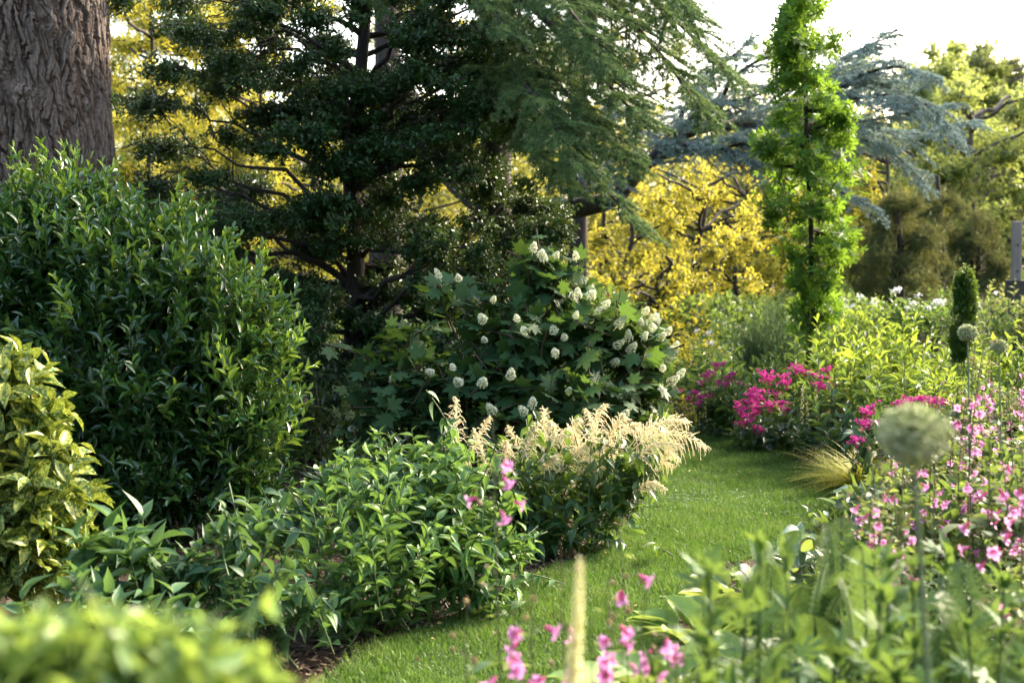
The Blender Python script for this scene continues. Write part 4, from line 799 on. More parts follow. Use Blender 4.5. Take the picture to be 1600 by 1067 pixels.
magenta('dark-leaved plant with the densest magenta flowers where the lawn curves', 1210, 11.7, [(1215, 650, 11.7, 65, 45), (1190, 660, 11.6, 50, 35), (1240, 670, 11.6, 50, 35), (1220, 695, 11.5, 50, 22)],
        [(1196, 585, 1.3), (1202, 592, 1.1), (1225, 588, 1.1), (1228, 598, 1.1), (1180, 610, 1.3), (1174, 618, 1.2), (1168, 628, 1.1), (1158, 640, 1.2), (1164, 650, 1.2), (1176, 645, 1.2), (1186, 636, 1.2), (1203, 632, 1.2), (1222, 630, 1.2), (1228, 638, 1), (1178, 628, 1.2), (1186, 622, 1.1), (1160, 660, .9), (1181, 668, 1), (1188, 672, .9), (1152, 630, .8), (1246, 580, .8), (1212, 615, .8), (1194, 612, 1), (1170, 655, .9)])
magenta('plant with magenta heads among the tan astilbe spikes', 1285, 11.4, [(1290, 640, 11.4, 55, 45), (1310, 670, 11.2, 50, 40)], [(1245, 574, 1), (1256, 580, .9), (1292, 577, 1), (1285, 590, 1), (1280, 602, 1.2), (1292, 604, 1), (1270, 585, .6)])
magenta('magenta-flowered plant directly behind the large allium head', 1400, 9.6, [(1400, 680, 9.6, 70, 35), (1350, 690, 9.6, 40, 40), (1450, 670, 9.8, 60, 30)],
        [(1362, 635, 1), (1354, 645, 1.1), (1348, 660, 1), (1340, 687, 1.2), (1358, 662, .9), (1405, 630, 1), (1422, 625, 1.1), (1440, 624, 1.1), (1455, 626, 1.1), (1468, 630, 1), (1478, 637, 1), (1490, 640, .9), (1412, 638, .8), (1334, 690, .8)])
# yellow-leaved low plant by the left magenta plant
shrub('yellow_plant', 'low plant with yellow leaves right of the hydrangea, under the magenta flowers', 'plant', P(1075, 400, 12.4), [pad(1075, 640, 12.4, 30, 25)], leaf_mat('yellow_leaf', (.3, .28, .03), (.5, .42, .05), (.8, .7, .05), .5, .4), .05, .5, OVATE, 600, K=8, ls=.2)
# low dark leafy mats along the lawn edge
for px, py, Y, rx, ry, lb in [(1290, 725, 10.6, 45, 35, 'dark leafy clump hanging over the lawn edge below the tan spikes'), (1310, 690, 10.8, 50, 40, 'dark leafy clump above the lawn-edge clump, left of the golden grass'), (1345, 665, 10.2, 50, 40, 'dark clump behind the golden grass tuft'), (1095, 660, 12.9, 40, 12, 'low leafy mat at the far end of the lawn')]:
    shrub('edge_plant', lb, 'plant', P(px, 400, Y), [pad(px, py, Y, rx, ry)], m_dk, .10, .42, OVATE, 420, K=8, ls=.22, up=.9, div=66, upn=.7, grav=-.15, group='dark plants edging the lawn')
for px, py, Y, rx, ry, lb in [(1275, 805, 8.3, 32, 20, 'low leafy clump spilling onto the lawn below the golden grass'), (1235, 850, 7.2, 34, 20, 'low leafy clump spilling onto the lawn behind the small silvery plant'), (1165, 900, 6.5, 38, 22, 'low leafy clump spilling onto the lawn behind the jagged leaves')]:
    shrub('edge_plant', lb, 'plant', P(px, 400, Y), [pad(px, py, Y, rx, ry)], m_md, .075, .45, OVATE, 600, K=8, ls=.2, up=.9, div=66, upn=.7, grav=-.15, group='dark plants edging the lawn')
# tan astilbe spikes
m_tan = leaf_mat('tan_floret', (.42, .27, .13), (.6, .43, .24), (.6, .45, .2), .7, .3, spec=.2)
root = thing('astilbe', 'airy tan flower spikes right of the dense magenta flowers', 'plant', P(1310, 400, 10.9) * [1, 1, 0]); mbs = MB(); fo_ = MB()
a_ = pad_tips(P(1312, 690, 10.9), (.25, .2, .15), 40, .25, up=1); shoots(fo_, mbs, *a_, 8, .07, .5, OVATE); fo_.build('foliage', m_dk, root)
for hx, hy in [(1300, 622), (1310, 630), (1322, 610), (1328, 628), (1338, 618), (1292, 640), (1316, 645), (1345, 640), (1305, 600)]:
    b_ = P(hx + U(-6, 6), hy + 60, 10.9); t_ = P(hx, hy, 10.9); mb = MB(); plume_mesh(mb, b_ + (t_ - b_) * .3, (b_ + t_) / 2 + rng.normal(0, .02, 3), t_, spikes=22, sl=.075, flo=14, fs=.004); mb.build('flower_spike', m_tan, root)
    mbs.tubes(curve([b_ - UP * .2, b_, t_], 6)[None], .002, 4)
mbs.build('stems', m_green_stem, root)
# pale yellow spires
m_pale = leaf_mat('pale_floret', (.62, .60, .30), (.78, .76, .50), (.8, .8, .4), .6, .35, spec=.25)
BELL = T_([(-.5, 0, 0), (.5, 0, 0), (.7, .8, .3), (0, 1, .5), (-.7, .8, .3)], [(0, 1, 2, 3, 4)], [(0, 0)] * 5)
def spire(root, base, tip, n, fl, r=.02, st=.004, nm='flower_spike'):
    mb = MB(); P0, P2 = np.array([base]), np.array([tip]); P1 = (P0 + P2) / 2 + rng.normal(0, .015, (1, 3)); t = np.linspace(.35, 1, n)[None]; p, T = bez(P0, P1, P2, t); p = p[0]; T = T[0]
    ph = np.arange(n) * 2.4; s = (1.12 - t[0]) ** .55; d = np.stack([np.cos(ph), np.sin(ph), -.25 + 0 * ph], 1)
    for k in range(2): mb.scatter(BELL, p + d * (r * .15 * s)[:, None], d + UP * (.7 * t[0][:, None] - .2) + rng.normal(0, .1, d.shape), UP * (1 if k else -1) + d * .1, fl * s, fl * .62 * s, 1, rng.random(n) * .8)
    mb.build(nm, m_pale, root); q, _ = bez(P0, P1, P2, np.linspace(0, 1, 8)); sb_ = MB(); sb_.tubes(q, np.linspace(st, st * .3, 8)[None], 6); sb_.build('stem', m_green_stem, root)
for (hx, hy, Y, hp_x, lb) in [(1115, 545, 13.4, 0, 'trio of pale cream spires rising behind the left magenta flowers'), (1262, 590, 11.0, 0, 'pair of pale yellow spires left of the tan astilbe')]:
    root = thing('pale_spires', lb, 'plant', P(hx, 400, Y) * [1, 1, 0])
    for dx, dy in ((0, 0), (9, -2), (17, 3)) if hx < 1200 else ((-7, 12), (12, 2), (-2, 30)): spire(root, P(hx + dx + U(-4, 4), hy + 110, Y), P(hx + dx, hy + dy - 5, Y), 40, .022, st=.004)
    fo_ = MB(); a_ = pad_tips(P(hx + 5, hy + 90, Y), (.15, .15, .15), 20, .2, up=1); shoots(fo_, None, *a_, 8, .08, .4, OVATE); fo_.build('foliage', m_md, root)
# white flowers in the far bed
m_white = leaf_mat('white_floret', (.72, .74, .74), (.82, .83, .84), (.8, .8, .8), .6, .3)
def white_bed(label, px, py, Y, rx, n):
    def fin(root, tips):
        for _ in range(n):
            c = P(px + U(-rx, rx), py + U(-16, 14), Y - U(0, .5)); place_part(root, whm, 'flower_head', c, (U(-.4, .4), U(-.4, .4), U(0, 6)), (U(.4, .8),) * 3)
    shrub('white_flower_plant', label, 'plant', P(px, 400, Y), [pad(px, py + 18, Y, rx, 26)], m_md, .09, .4, OVATE, 260, K=8, ls=.3, up=1.2, group='white flowered plants in the distance', fin=fin)
whm = at_origin(flower_head(160, .06, .05), 'flower_head', m_white)
white_bed('white-flowered plant below the dark weeping conifer', 1395, 468, 15.4, 42, 7); white_bed('white-flowered plant left of the columnar evergreen', 1450, 470, 15.0, 30, 5); white_bed('white-flowered plant just right of the sweetgum trunk', 1325, 476, 15.6, 34, 4)
white_bed('creamy-flowered plant at the foot of the dark crooked golden tree', 1110, 525, 14.6, 30, 4); white_bed('white-flowered plant right of the columnar evergreen', 1555, 470, 14.5, 40, 3)
# golden hakone grass tufts
m_hak = leaf_mat('golden_grass', (.26, .32, .03), (.55, .54, .07), (.7, .65, .08), .5, .45, c3=(.6, .5, .12))
def tuft(name, label, cat, base, n, L, W, mat, spread=1.0, height=1.0, group=None):
    root = thing(name, label, cat, (base[0], base[1], 0), group); mb = MB(); an = U(0, 6.28, n); el = U(.6, 1.42, n) * height; d = np.stack([np.cos(an), np.sin(an), np.tan(el) * .7], 1)
    p = np.array([base[0], base[1], 0.01]) + rng.normal(0, .05, (n, 3)) * [1, 1, 0]; mb.scatter(LONGBLADE, p, d, UP + 0 * d + d * [-1, -1, 0] * .2, L * U(.6, 1.2, n), W * U(.7, 1.2, n), U(.6, 1.4, n) * spread)
    mb.build('blades', mat, root); return root
tuft('golden_grass', 'arching golden-yellow grass tuft at the right edge of the lawn', 'grass tuft', P(1355, 400, 9.6), 900, .36, .010, m_hak, spread=1.3)
tuft('golden_grass', 'smaller golden grass tuft touching the lawn left of the large one', 'grass tuft', P(1325, 400, 9.9), 500, .28, .009, m_hak, spread=1.3)

# ---- pink trumpet flowers
m_pink = uvramp_mat('pink_trumpet', [(0, (.62, .08, .25)), (.5, (.68, .24, .50)), (.8, (.72, .26, .58)), (1, (.76, .38, .68))], .5, .4)
m_bud = leaf_mat('bud', (.26, .20, .10), (.34, .32, .17), (.5, .3, .15), .6, .3, c3=(.5, .4, .25))
m_rstem = leaf_mat('red_stem', (.10, .085, .045), (.12, .14, .06), (.2, .1, .05), .6, .1)
m_rleaf = leaf_mat('soft_leaf', (.05, .12, .035), (.11, .2, .06), (.42, .5, .08), .5, .4, vein=(.14, .23, .09), spec=.4, c3=(.3, .3, .08))
def trumpet():
    mb = MB(); ns = 20; an = np.arange(ns) / ns * 2 * PI; rings = []; uvs = []
    prof = [(0, .0035), (.008, .006), (.02, .008), (.03, .0105), (.036, .0125)]
    for z, r in prof: rings.append(np.stack([r * np.cos(an), r * .8 * np.sin(an), z + 0 * an], 1)); uvs.append(z / .036 * .6)
    for f, fr in ((.5, .8), (1.0, 1.0)):
        lobe = .5 + .5 * np.cos(5 * an); low = np.clip(-np.sin(an), 0, 1)
        r = .0125 + f * (.004 + .012 * lobe ** .45 * (.55 + 1.0 * low)); z = .036 + f * (.007 - .010 * f * lobe)
        rings.append(np.stack([r * np.cos(an), r * np.sin(an), z], 1)); uvs.append(.6 + .4 * fr)
    V = np.array(rings); n = len(rings); i = np.arange(n - 1)[:, None] * ns; j = np.arange(ns)[None]; q = np.stack([i + j, i + (j + 1) % ns, i + ns + (j + 1) % ns, i + ns + j], -1)
    uv = np.stack([np.zeros((n, ns)), np.repeat(np.array(uvs)[:, None], ns, 1)], -1); mb.add(V, q, np.full((n - 1) * ns, 4), np.full(n * ns, .5), uv); return at_origin(mb, 'flower', m_pink)
TRUMP = trumpet()
def budmesh():
    mb = MB(); mb.tubes(np.array([[(0, 0, 0), (0, 0, .006), (0, 0, .013), (0, 0, .02), (0, 0, .026)]]), np.array([[.002, .005, .0055, .003, .0006]]), 7)
    an = np.arange(5) * 1.256; mb.scatter(SMALL, np.zeros((5, 3)) + UP * .004, np.stack([np.cos(an), np.sin(an), 1.2 + 0 * an], 1), np.stack([np.cos(an), np.sin(an), -1 + 0 * an], 1), .017, .007); return at_origin(mb, 'bud', m_bud)
BUD = budmesh()
def pink_plant(label, base, h, nfl, nbud, lean=(0, 0), leafy=16, name='pink_trumpet_flower', group=None, leafL=.07, fs=1.0, top=.45):
    root = thing(name, label, 'flower', (base[0], base[1], 0), group); b = np.array([base[0], base[1], 0.0]); tip = b + [lean[0], lean[1], h]
    P0, P1, P2 = b[None], ((b + tip) / 2 + rng.normal(0, .03, 3))[None], tip[None]; q, _ = bez(P0, P1, P2, np.linspace(0, 1, 14)); s = MB(); s.tubes(q, np.linspace(.0035, .0012, 14)[None], 6)
    def pos(t): p, T = bez(P0, P1, P2, np.array([t])); return p[0, 0]
    for k in range(nfl + nbud):
        isf = k < nfl; t = U(top, .9) if isf else U(top * .8, 1.0); c = pos(t); a = U(0, 6.28); l = U(.02, .05); e = c + np.array([math.cos(a) * l, math.sin(a) * l, l * .35])
        s.tubes(curve([c, (c + e) / 2 + UP * .006, e], 5)[None], .0009, 3)
        place_part(root, TRUMP if isf else BUD, 'flower' if isf else 'bud', e, (PI / 2 + U(.25, .95), 0, a + PI / 2 + U(-.4, .4)) if isf else (U(.4, 1.2), 0, a + PI / 2), (U(.85, 1.15) * fs,) * 3)
    s.build('stem', m_rstem, root); f = MB()
    nl = leafy; t = np.concatenate([U(.05, .5, nl), U(.5, .95, nl)]); p, T = bez(P0, P1, P2, t[None]); p = p[0]; an = U(0, 6.28, 2 * nl); d = np.stack([np.cos(an), np.sin(an), U(-.1, .6, 2 * nl)], 1)
    sz = np.where(np.arange(2 * nl) < nl, leafL, leafL * .32) * U(.6, 1.2, 2 * nl); f.scatter(OVATE, p + d * .01, d, UP + rng.normal(0, .3, d.shape), sz, sz * .55, U(.5, 1.5, 2 * nl)); f.build('leaves', m_rleaf, root)
    return root
def zat(py, Y): return P(800, py, Y)[2]
for px, tp, Y, nf, nb, ln, lb, tt in [(790, 655, 3.4, 3, 8, -.03, 'tall browning stem with two pink trumpet flowers in front of the goatsbeard', .8), (860, 840, 3.0, 4, 12, .02, 'budded stem leaning in front of the lawn, right of the tallest pink stem', .5), (975, 830, 3.2, 2, 7, -.01, 'stem with one pink trumpet flower against the middle of the lawn', .82),
        (790, 950, 2.7, 6, 10, .02, 'lowest leftmost pink trumpet flower stem at the bottom edge', .7), (830, 900, 2.9, 3, 10, 0, 'pink stem with paired flowers just left of the pale spire', .6), (935, 895, 2.9, 3, 8, .02, 'pink stem just right of the pale spire', .75), (1010, 920, 2.8, 4, 8, 0, 'pink stem in front of the broad yellow-green leaves', .6),
        (1040, 960, 2.6, 4, 6, .02, 'pink stem at the bottom, left of the jagged-leaved plants', .7), (925, 970, 2.6, 3, 9, 0, 'short pink stem near the bottom behind the pale spire', .6), (970, 1000, 2.5, 2, 8, 0, 'shortest pink stem at the bottom centre', .7), (745, 930, 3.1, 0, 14, -.02, 'stem with only brown buds left of the pink flowers', .6), (900, 1010, 2.4, 3, 6, 0, 'pink stem cut by the bottom edge under the pale spire', .6), (955, 940, 3.0, 4, 8, 0, 'pink stem in front of the lawn between the pale spire and the broad leaves', .75), (1070, 1000, 2.4, 4, 6, 0, 'pink stem among the low broad leaves at the bottom', .8), (1045, 930, 3.1, 3, 8, 0, 'pink stem behind the broad leaves against the lawn', .7)]:
    b_ = P(px + 10, 400, Y); pink_plant(lb, b_, zat(tp, Y), nf + (2 if nf > 2 else 0), int(nb * .6), (P(px, tp, Y)[0] - b_[0] + ln, U(-.05, .05)), top=tt, group='pink trumpet flowers in the foreground', fs=.72, leafy=10)
protos = [pink_plant('pink trumpet flower stem in the crowd at the right of the picture', (30 + k, -20), U(.75, .95), 7, 20, (U(-.06, .06), U(-.06, .06)), group='pink trumpet flowers crowding the right bed', fs=.5, leafL=.09, top=.5) for k in range(5)]
used = [False] * 5
spots = []
for _ in range(44):
    Y = U(3.8, 8.2); px = U(1395, 1640) if Y > 5 else U(1340, 1640); zt = zat(U(560, 690) if px > 1500 else U(640, 760), Y); spots.append((px, Y, zt))
for _ in range(18):
    Y = U(5.2, 8.6); spots.append((U(1500, 1650), Y, zat(U(535, 600), Y)))
for k, (px, Y, zt) in enumerate(spots):
    q = k % 5; b_ = P(px, 400, Y); s = max(.55, min(1.5, zt / .85))
    if not used[q]: r = protos[q]; r.location = (b_[0], b_[1], 0); r.rotation_euler = (0, 0, U(0, 6)); r.scale = (s,) * 3; used[q] = True
    else: dup(protos[q], (b_[0], b_[1], 0), U(0, 6), s)
# ================================================================ FOREGROUND PLANTS
rng = np.random.default_rng(15)
m_stem_al = leaf_mat('allium_stem', (.12, .19, .09), (.17, .25, .12), (.2, .3, .1), .5, .05)
m_al = uvramp_mat('allium_seed', [(0, (.22, .32, .12)), (.55, (.36, .46, .22)), (.8, (.60, .62, .38)), (1, (.74, .70, .50))], .6, .25)
def allium(label, px, py, Y, R, n, lean=0, oldlean=.02):
    c = P(px, py, Y); b = np.array([c[0] + lean, c[1], 0]); root = thing('allium', label, 'flower', b, 'round allium seed heads')
    s = MB(); s.tubes(curve([b, (b + c) / 2 + [oldlean, 0, 0], c], 16)[None], np.linspace(.0055, .004, 16)[None] * (R / .055) ** .5, 8); s.build('stem', m_stem_al, root)
    mb = MB(); k = np.arange(n) + .5; z = 1 - 2 * k / n; th = k * 2.39996; d = nrm(np.stack([np.sqrt(1 - z * z) * np.cos(th), np.sqrt(1 - z * z) * np.sin(th), z], 1) + rng.normal(0, .06, (n, 3))); r = R * U(.72, 1.0, n); e = c + d * r[:, None] * [1.04, 1.04, .84]
    mb.tubes(np.stack([c + 0 * e, (c + e) / 2, e], 1), .0009 * np.ones((n, 3)), 3)
    hd = e - d * .004; mb.tubes(np.stack([hd, hd + d * .004, hd + d * .009], 1), np.array([[.002, .0038, .001]]) * np.ones((n, 1)), 6)
    for q in range(6):
        a = rng.normal(size=(n, 3)); dd = nrm(d * .35 + nrm(np.cross(d, a))); mb.scatter(NEEDLE, e - d * .003, dd + d * .3, a, .013, .0022, 0, rng.random(n))
        mb.T[-1][:, 1] = 1 - .25 * rng.random(len(mb.T[-1]))
    mb.build('seed_head', m_al, root); return root
allium('large out-of-focus round allium seed head on a tall stem at the right', 1427, 678, 2.15, .056, 240, .05)
allium('small pale allium seed head in front of the columnar evergreen', 1512, 520, 5.6, .038, 200, 0)
allium('faint small allium head at the right edge beyond the columnar evergreen', 1561, 541, 6.2, .034, 160, 0)
# pale spire in front
root = thing('pale_spires', 'tall blurred pale yellow-green flower spire at the bottom centre', 'flower', P(875, 400, 1.9) * [1, 1, 0]); spire(root, P(872, 1240, 1.9), P(907, 872, 1.9), 120, .014, r=.016, st=.003)
# jagged-leaved tall plants lower right
m_jag = leaf_mat('jagged_leaf', (.025, .09, .025), (.06, .16, .045), (.30, .42, .06), .64, .25, vein=(.12, .24, .08), spec=.3, c3=(.2, .3, .05))
def jag(label, px, Y, top, K=9, L=.115):
    b = P(px, 400, Y); z = zat(top + 4, Y) * U(.985, 1.015); root = thing('jagged_leaf_plant', label, 'plant', (b[0], b[1], 0), 'jagged-leaved plants in the near right bed'); st = MB(); fo = MB(); n = 3
    P0 = np.array([b[0], b[1], 0]) + rng.normal(0, .02, (n, 3)) * [1, 1, 0]; P2 = np.array([b[0], b[1], z]) + rng.normal(0, .05, (n, 3)) * [1, 1, .8] - UP * np.arange(n)[:, None] * .13; P1 = (P0 + P2) / 2 + rng.normal(0, .02, (n, 3))
    q, _ = bez(P0, P1, P2, np.linspace(0, 1, 8)); st.tubes(q, np.linspace(.005, .0025, 8)[None] * np.ones((n, 1)), 7)
    shoots(fo, None, P0, P1, P2, K, L, .95, PALM, t0=.35, div=78, phyl='spiral', grav=-.05, upn=.8, tip=.7, droop=(.4, 1.6)); shoots(fo, None, P0, P1, P2, 5, L * .7, .4, OVATE, t0=.9, div=45, grav=.1, tip=.8)
    st.build('stems', m_green_stem, root); fo.build('leaves', m_jag, root)
for px, Y, top, lb in [(1130, 2.6, 856, 'leftmost jagged-leaved plant standing before the lawn'), (1172, 2.7, 862, 'jagged-leaved plant just right of the leftmost one'), (1245, 2.8, 885, 'jagged-leaved plant in front of the tall fern'), (1200, 2.4, 980, 'low jagged-leaved plant at the bottom between taller ones'), (1410, 2.9, 838, 'jagged-leaved plant left of the allium stem'),
        (1440, 2.7, 950, 'low jagged-leaved plant crossing the allium stem'), (1330, 2.6, 980, 'low jagged-leaved plant at the bottom beneath the fern'), (1500, 2.6, 970, 'jagged-leaved plant just right of the allium stem'), (1580, 2.5, 930, 'jagged-leaved plant in the bottom right corner'), (1100, 2.3, 1010, 'low jagged-leaved plant at the bottom left of its kind'),
    (1155, 3.2, 905, 'jagged-leaved plant behind the two leftmost ones'), (1290, 3.1, 930, 'jagged-leaved plant under the tall fern'), (1375, 3.3, 900, 'jagged-leaved plant between the tall fern and the allium stem'), (1465, 3.4, 890, 'jagged-leaved plant behind the allium stem'), (1540, 3.0, 910, 'jagged-leaved plant before the right-edge fern'), (1225, 2.5, 1010, 'lowest jagged-leaved plant left of the ferns'), (1370, 2.4, 1020, 'lowest jagged-leaved plant left of the allium stem')]: jag(lb, px, Y, top)
# ferns
m_fern = leaf_mat('fern_frond', (.04, .11, .03), (.11, .22, .07), (.28, .40, .07), .45, .25, spec=.4)
def fern(label, px, Y, top, n=12, wd=.25, name='fern'):
    b = P(px, 400, Y) * [1, 1, 0]; z = zat(top, Y); root = thing(name, label, 'fern', b, 'ferns in the near right bed'); mb = MB(); st = MB(); an = U(0, 6.28, n); e = U(.12, 1, n); l = z * U(.8, 1.05, n)
    d = np.stack([np.cos(an), np.sin(an), 0 * an], 1); P0 = b + d * .03; P2 = b + d * (wd * 1.5 * e)[:, None] + UP * (l * (1 - .38 * e ** 1.5))[:, None]; P1 = b + d * (wd * e * .35)[:, None] + UP * (l * .85)[:, None]
    q, _ = bez(P0, P1, P2, np.linspace(0, 1, 10)); st.tubes(q, np.linspace(.003, .001, 10)[None] * np.ones((n, 1)), 5); K = 26; t = np.linspace(.25, .99, K)[None] * np.ones((n, 1)); p, T = bez(P0, P1, P2, t); sd = nrm(np.cross(T, rng.normal(size=(n, 1, 3)) * .3 + d[:, None]))
    pl = .078 * np.sin(PI * (.12 + .88 * np.linspace(0, 1, K))) ** .8 + .006
    for sgn in (1, -1):
        ax = sd * sgn + T * .35; fr = np.linspace(.1, .95, 9); mm = nrm(np.cross(ax, T))
        for f in fr:   # little leaflets along each pinna
            for s2 in (1, -1): mb.scatter(SMALL, (p + nrm(ax) * (pl[None, :, None] * f)).reshape(-1, 3), (nrm(ax) * .5 + T * s2 * .9).reshape(-1, 3), mm.reshape(-1, 3), np.tile(pl * .17 * (1.15 - f) + .0015, n), np.tile(pl * .085, n) + .001, .5)
        st.tubes(np.stack([p.reshape(-1, 3), (p + nrm(ax) * pl[None, :, None]).reshape(-1, 3)], 1), .0007, 3)
    st.build('stalks', m_green_stem, root); mb.build('fronds', m_fern, root)
fern('tall upright fern in the middle of the near right bed', 1325, 3.9, 800, 14); fern('pale fern frond standing against the lawn edge', 1215, 4.4, 815, 5, .12); fern('fern at the right edge of the near bed', 1565, 3.2, 880, 10); fern('arching fern left of the allium stem', 1375, 3.4, 860, 12, .22); fern('arching fern beside the pale frond, nearer the lawn', 1255, 3.7, 860, 9, .2); fern('low fern near the bottom beside the jagged leaves', 1290, 3.5, 900, 10, .3)
# broad hosta-like leaves
m_hos = leaf_mat('broad_leaf', (.10, .20, .05), (.18, .30, .07), (.5, .6, .10), .65, .3, vein=(.24, .34, .12), spec=.25)
def rosette(name, label, px, Y, n, L, W, mat, zc=.12, tpl=ROUND, group=None, tilt=(.2, .9), h=.25):
    b = P(px, 400, Y) * [1, 1, 0]; root = thing(name, label, 'plant', b, group); mb = MB(); st = MB(); an = U(0, 6.28, n); d = np.stack([np.cos(an), np.sin(an), U(*tilt, n)], 1); rr = U(.03, .16, n)[:, None] * L * 5; p = b + d * [1, 1, 0] * rr + UP * U(h * .6, h, n)[:, None]
    st.tubes(np.stack([b + 0 * p, b + (p - b) * [.5, .5, .6], p], 1), .0035 * np.ones((n, 3)), 6); mb.scatter(tpl, p, d, UP - d * [.3, .3, 0], L * U(.7, 1.2, n), W * U(.8, 1.1, n), U(.8, 2, n)); st.build('stalks', m_green_stem, root); mb.build('leaves', mat, root)
rosette('hosta', 'broad yellow-green leaves at the lawn edge behind the pink flowers', 1040, 4.2, 26, .24, .14, m_hos, h=.32); rosette('hosta', 'broad pale green leaves low beside the lawn, left of the jagged plants', 975, 3.9, 18, .22, .13, m_hos, h=.22); rosette('hosta', 'broad pale leaf clump at the foot of the allium stem', 1430, 3.1, 16, .22, .15, m_hos, h=.48)
rosette('hosta', 'broad leaves hiding the soil at the lawn edge left of the pale fern', 1110, 5.2, 22, .22, .12, m_hos, h=.22); rosette('hosta', 'broad leaves nearest the silvery plant at the lawn edge', 1170, 6.0, 20, .2, .11, m_rleaf, h=.2); rosette('hosta', 'small broad-leaved clump filling the lawn edge under the jagged leaves', 1085, 4.6, 22, .16, .09, m_rleaf, h=.22); rosette('hosta', 'striped broad leaves between the hosta and the pale fern', 1175, 4.5, 20, .2, .10, m_hos, h=.25)
# grey-green lobed leaves near the lawn
m_grey = leaf_mat('greygreen_leaf', (.10, .18, .11), (.18, .27, .18), (.3, .42, .15), .38, .25, vein=(.2, .3, .2), spec=.6)
shrub('greygreen_plant', 'silvery grey-green broad leaves just below the golden grass', 'plant', P(1350, 400, 7.4), [pad(1350, 770, 7.4, 70, 28), pad(1300, 790, 7.5, 30, 20), pad(1370, 810, 7.2, 60, 30)], m_grey, .115, .6, OVATE, 230, K=6, ls=.25, up=.9, div=72, upn=.8, grav=-.1, tip=.9)
shrub('greygreen_plant', 'small silvery-leaved plant touching the lawn left of the tall fern', 'plant', P(1275, 400, 6.2), [pad(1270, 850, 6.2, 45, 28), pad(1240, 870, 6.1, 25, 16)], m_grey, .10, .5, OVATE, 330, K=7, ls=.2, up=.9, div=72, upn=.8, grav=-.1, tip=.9)
# mixed low foliage filling the right bed
m_fine = [m_md, m_dk, leaf_mat('fine_leaf', (.045, .10, .04), (.10, .19, .08), (.25, .38, .08), .4, .3, spec=.5, c3=(.3, .36, .2))]
fill = [(1420, 760, 6.8, 60, 40, m_rleaf), (1500, 720, 6.9, 70, 45, m_rleaf), (1580, 700, 7.0, 60, 50, m_md), (1450, 830, 5.6, 70, 45, m_rleaf), (1540, 800, 5.6, 80, 50, m_br), (1380, 860, 5.2, 60, 45, m_md), (1610, 780, 5.2, 60, 60, m_md), (1480, 900, 4.4, 80, 55, m_rleaf), (1570, 880, 4.2, 70, 60, m_br), (1400, 940, 4.0, 80, 55, m_md),
        (1290, 1000, 3.8, 90, 60, m_md), (1510, 1000, 3.4, 90, 60, m_rleaf), (1600, 980, 3.2, 70, 70, m_md), (1200, 1020, 3.6, 60, 50, m_rleaf), (1390, 1040, 3.2, 90, 50, m_md), (1120, 1040, 3.5, 60, 40, m_md), (1240, 930, 4.8, 60, 40, m_rleaf), (1310, 870, 5.6, 60, 40, m_rleaf), (1040, 1060, 3.1, 60, 35, m_rleaf), (1440, 700, 8.2, 60, 35, m_rleaf), (1540, 650, 8.4, 70, 40, m_rleaf)]
fl = ['round-leaved growth right of the silvery leaves', 'leafy growth directly behind the upper allium stem', 'green growth at the right edge among the pink flowers', 'leafy growth below the big allium head', 'bright growth right of the allium stem among pink flowers', 'green growth left of the allium stem above the tall fern', 'leafy thicket at the right edge, mid height', 'growth beside the allium stem above the jagged leaves',
      'bright growth left of the right-edge fern', 'green growth between the tall fern and the allium stem', 'low growth below the tall fern', 'low growth right of the allium stem near the bottom', 'thicket in the bottom right corner behind the jagged leaves', 'low growth under the left jagged-leaved plants', 'lowest growth under the allium stem', 'lowest growth beside the hosta leaves',
      'low growth in front of the small silvery plant', 'growth between silvery leaves and the tall fern', 'lowest growth under the pink flowers near the bottom', 'growth behind the allium head under the magenta flowers', 'airy growth right of the allium head among the pink flowers']
for (px, py, Y, rx, ry, mt), lb in zip(fill, fl):
    if Y < 4.6 and px < 1580:
        shrub('bed_plant', lb, 'plant', P(px, 400, Y), [pad(px, py + 14, Y, rx, ry * .9), pad(px + U(-20, 20), py + ry * 1.3, Y, rx, ry), pad(px + U(-20, 20), py + ry * 2.4, Y, rx * .9, ry)], m_fine[rng.integers(0, 3)], U(.022, .034), .34, SMALL, 9000 / Y, K=11, ls=.16, up=1.0, div=60, upn=.5, grav=0, group='leafy plants filling the near right bed', droop=(.3, 1.2), sr=.001, jit=.4); continue
    shrub('bed_plant', lb, 'plant', P(px, 400, Y), [pad(px, py, Y, rx, ry), pad(px + U(-20, 20), py + ry * 1.1, Y, rx, ry), pad(px + U(-20, 20), py + ry * 2.2, Y, rx * .9, ry)], mt, .045 + .02 * (Y > 5), .6, ROUND if mt is m_rleaf else OVATE, 1700 / Y, K=8, ls=.2, up=.9, div=64, upn=.65, grav=-.08, group='leafy plants filling the near right bed', droop=(.3, 1.2), sr=.0018)
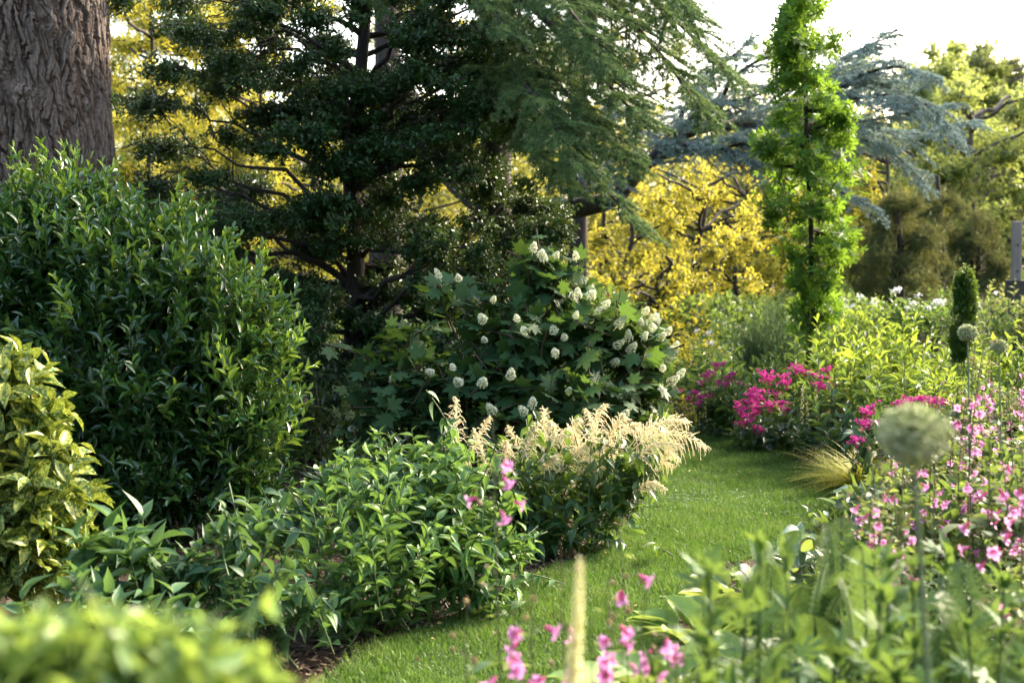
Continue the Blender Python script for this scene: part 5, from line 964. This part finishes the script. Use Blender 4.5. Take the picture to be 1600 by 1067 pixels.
# out-of-focus bright shrub in the lower left corner
m_fg = leaf_mat('lime_leaf', (.09, .19, .05), (.22, .34, .09), (.5, .65, .1), .42, .35, vein=(.25, .35, .1), spec=.5, c3=(.4, .42, .05))
for px, Y, pads_, lb in [(60, 1.75, [(40, 985, 1.75, 110, 45), (0, 1060, 1.7, 140, 60)], 'blurred bright leaves filling the bottom left corner'), (240, 1.75, [(230, 995, 1.75, 110, 40), (250, 1060, 1.7, 120, 50)], 'blurred lime-green leaves at the bottom, right of the corner plant'), (410, 1.8, [(370, 1040, 1.8, 90, 35), (440, 1070, 1.75, 60, 28), (330, 1020, 1.8, 60, 40)], 'blurred yellow-green leaves nearest the lawn at the bottom')]:
    shrub('lime_shrub', lb, 'shrub', P(px, 400, Y * .76), [pad(a[0], a[1] + 22, a[2] * .76, a[3], a[4]) for a in pads_], m_fg, .05, .36, LANCE, 11000, K=8, ls=.12, up=1.0, div=55, upn=.6, grav=-.02, group='blurred lime shrubs in the lower left', sr=.0015, spread=.05)
# ---- weathered post
m_post = bark_mat('weathered_wood', (.16, .13, .12), (.30, .25, .23), 14, .12, .85, .3)
def boxm(mb, x0, x1, y0, y1, z0, z1, bev=.006):
    import itertools
    V = np.array(list(itertools.product((x0, x1), (y0, y1), (z0, z1))), float); q = np.array([[0, 1, 3, 2], [4, 6, 7, 5], [0, 4, 5, 1], [2, 3, 7, 6], [0, 2, 6, 4], [1, 5, 7, 3]]); mb.add(V, q, np.full(6, 4), rng.random(8), np.zeros((8, 2)))
def bevel(o, wdt=.008):
    md = o.modifiers.new('bevel', 'BEVEL'); md.width = wdt; md.segments = 2; md.limit_method = 'ANGLE'
pb_ = P(1588, 400, 17.5); root = thing('wooden_post', 'square weathered wooden post standing in a dark footing at the right edge', 'post', pb_ * [1, 1, 0]); zt = zat(346, 17.5); zb = zat(438, 17.5)
mb = MB(); boxm(mb, pb_[0] - .052, pb_[0] + .052, 17.45, 17.55, zb - .1, zt); bevel(mb.build('shaft', m_post, root, smooth=False))
mb = MB(); boxm(mb, pb_[0] - .075, pb_[0] + .4, 17.42, 17.5 + .16, 0, zb); bevel(mb.build('rail_box', bark_mat('dark_wood', (.03, .025, .022), (.07, .06, .05), 10, .3), root, smooth=False))
mb = MB(); boxm(mb, pb_[0] - .01, pb_[0] + .01, 17.438, 17.4495, zt - .62, zt - .60); boxm(mb, pb_[0] - .01, pb_[0] + .01, 17.438, 17.4495, zt - .3, zt - .28); mb.build('bolt', m_barkd, root, smooth=False)
